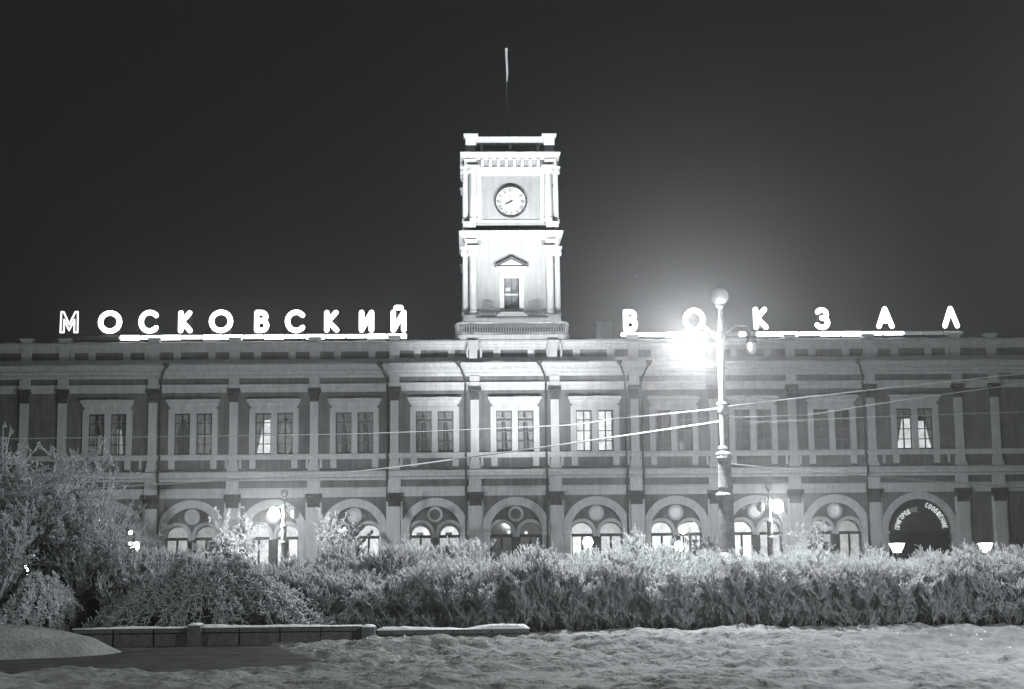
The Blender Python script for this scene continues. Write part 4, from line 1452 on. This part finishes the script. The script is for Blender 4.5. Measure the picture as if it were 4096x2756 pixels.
# trees
def tree_meshes(seed, H, spread, n_main=9, thick=.016, tw=10, zmin=.25):
    g = np.random.RandomState(seed)
    br = []; twg = []
    trunk = [np.array([0, 0, 0.]), np.array([g.normal(0, .03 * H), 0, H * .16]), np.array([g.normal(0, .04 * H), g.normal(0, .03 * H), H * .34])]
    r0 = .03 * H
    tr = []
    for k in range(2):
        tr.append((*trunk[k], *trunk[k + 1], r0 * (1 - .3 * k), r0 * (.75 - .3 * k)))
    for m_ in range(n_main):
        ang = 2 * PI * m_ / n_main + g.uniform(-.3, .3)
        out = g.uniform(.35, 1.0)
        top = trunk[2 if m_ % 2 else 1] + np.array([math.cos(ang) * spread * out, math.sin(ang) * spread * out * .8, H * g.uniform(.35, .64) * (1.12 - .35 * out)])
        st0 = trunk[1] + (trunk[2] - trunk[1]) * g.uniform(.0, 1)
        mid = (st0 + top) / 2 + np.array([math.cos(ang), math.sin(ang), 0]) * spread * .2
        pts = [(1 - t) ** 2 * st0 + 2 * t * (1 - t) * mid + t * t * top for t in np.linspace(0, 1, 8)]
        for k in range(7):
            br.append((*pts[k], *pts[k + 1], r0 * .42 * (1 - k / 9), r0 * .42 * (1 - (k + 1) / 9)))
        for q in range(16):
            t = g.uniform(.22, 1.0)
            k = min(6, int(t * 7)); p = pts[k] + (pts[k + 1] - pts[k]) * (t * 7 - k)
            dr = unit(np.array([g.normal(0, .7), g.normal(0, .7), g.uniform(.2, 1.1)]))
            L = g.uniform(.18, .36) * H * .55
            e = p + dr * L
            e2 = e + unit(dr + np.array([0, 0, .4])) * L * .5
            br.append((*p, *e, r0 * .12, r0 * .08)); br.append((*e, *e2, r0 * .08, r0 * .04))
            for z in range(tw):
                u = g.uniform(.1, 1.4)
                pp = p + (e - p) * u if u < 1 else e + (e2 - e) * (u - 1) * 2.4
                d2 = unit(dr * .6 + g.normal(0, .6, 3) + np.array([0, 0, .4]))
                l2 = g.uniform(.1, .22) * H * .2
                ee = pp + d2 * l2
                twg.append((*pp, *ee, thick * .8, thick * .6))
                for y_ in range(5):
                    ppp = pp + (ee - pp) * g.uniform(.2, 1)
                    d3 = unit(d2 + g.normal(0, .6, 3))
                    twg.append((*ppp, *(ppp + d3 * l2 * g.uniform(.3, .6)), thick * .6, thick * .9))
    return seg_mesh('trunk', tr, BARK), seg_mesh('branch', br, FROST), seg_mesh('crown', twg, FROST)
def add_tree(ms, loc, label, rz=0, s=1.0, group='frosted trees of the square', name='frosted_tree'):
    t = thing(name, label, 'tree', loc, rz, group)
    t.scale = (s, s, s)
    put('trunk', ms[0], t); put('branch', ms[1], t)
    c = put('crown', ms[2], t); c['kind'] = 'stuff'
    return t
T1 = tree_meshes(21, 5.4, 1.7, 11, .015, 13)
T2 = tree_meshes(33, 4.6, 1.8, 11, .015, 13)
T3 = tree_meshes(8, 5.2, 1.7, 9, .05, 9)
add_tree(T1, (-14.7, -85.2, 0), 'tallest frosted tree at the left edge, its forked top reaching the upper windows', 0, .98)
add_tree(T2, (-13.5, -84.8, 0), 'lower frosted tree leaning right beside the tallest one', .8, .74)
add_tree(T2, (-15.6, -86.2, 0), 'frosted tree cut by the left edge of the picture', 2.3, .8)
add_tree(T1, (-14.3, -83.4, 0), 'frosted tree behind the tallest one at the left', 2.9, .78)
for (x, y, s, lb) in [(-20.3, -13.5, .86, 'small glittering tree in front of the fifth arch left of the middle'), (-12.85, -13.5, .86, 'small glittering tree hiding the second arch left of the middle'),
                      (11.5, -22, .55, 'small glittering tree just left of the tall lamp post foot'), (20.6, -13.5, .7, 'small glittering tree before the third arch from the right')]:
    add_tree(T3, (x, y, 0), lb, rnd.uniform(0, 6), s * 1.3, 'small frosted trees in front of the station', 'young_tree')

# clods and crumbs of snow thrown up along the bank, and footprints' rims
g = np.random.RandomState(3)
cl = MB()
for k in range(900):
    x = g.uniform(-9, 9); y = -88.2 - abs(g.normal(0, 3.2))
    if x < -7.6 and y < -89: continue
    r = min(.04, abs(g.normal(0, .02)) + .012)
    z = snow_height(x, y)
    n5 = 5
    vs = [(x + r * g.uniform(.7, 1.3) * math.cos(2 * PI * q / n5), y + r * g.uniform(.7, 1.3) * math.sin(2 * PI * q / n5), z - .01) for q in range(n5)] + [(x + r * .2, y, z + r * g.uniform(.6, 1.1))]
    cl.add(vs, [(q, (q + 1) % n5, n5) for q in range(n5)])
tag(cl.build('snow_clods', SNOWM, None), kind='stuff')
# snowflakes in the air
fk = MB()
for k in range(5200):
    D = g.uniform(9, 70)
    y = -124 + D
    x = -4.4 + D * (.035 + g.uniform(-.36, .36)); z = g.uniform(.3, 1.6 + D * .52)
    r = g.uniform(.002, .0042)
    a = g.normal(0, 1, (4, 3)); a /= np.linalg.norm(a, axis=1, keepdims=True)
    fk.add([(x + r * p[0], y + r * p[1], z + r * p[2]) for p in a], [(0, 1, 2), (0, 2, 3), (0, 3, 1), (1, 3, 2)])
tag(fk.build('falling_snow', SNOWM, None), kind='stuff')

# ================================================================== HAZE
hz = MB().box(-114, 114, -164, 80, -1.4, 50).build('haze', None or ASPH, None)
hm = bpy.data.materials.new('winter_haze')
hm.use_nodes = True
hn = hm.node_tree
hn.nodes.clear()
ho = hn.nodes.new('ShaderNodeOutputMaterial')
hv = hn.nodes.new('ShaderNodeVolumePrincipled')
hv.inputs['Color'].default_value = (.97, .98, 1.0, 1)
hv.inputs['Density'].default_value = 0.00075
hv.inputs['Anisotropy'].default_value = 0.885
hm.cycles.volume_sampling = 'EQUIANGULAR'
hn.links.new(hv.outputs[0], ho.inputs['Volume'])
hz.data.materials.clear()
hz.data.materials.append(hm)
tag(hz, kind='stuff')
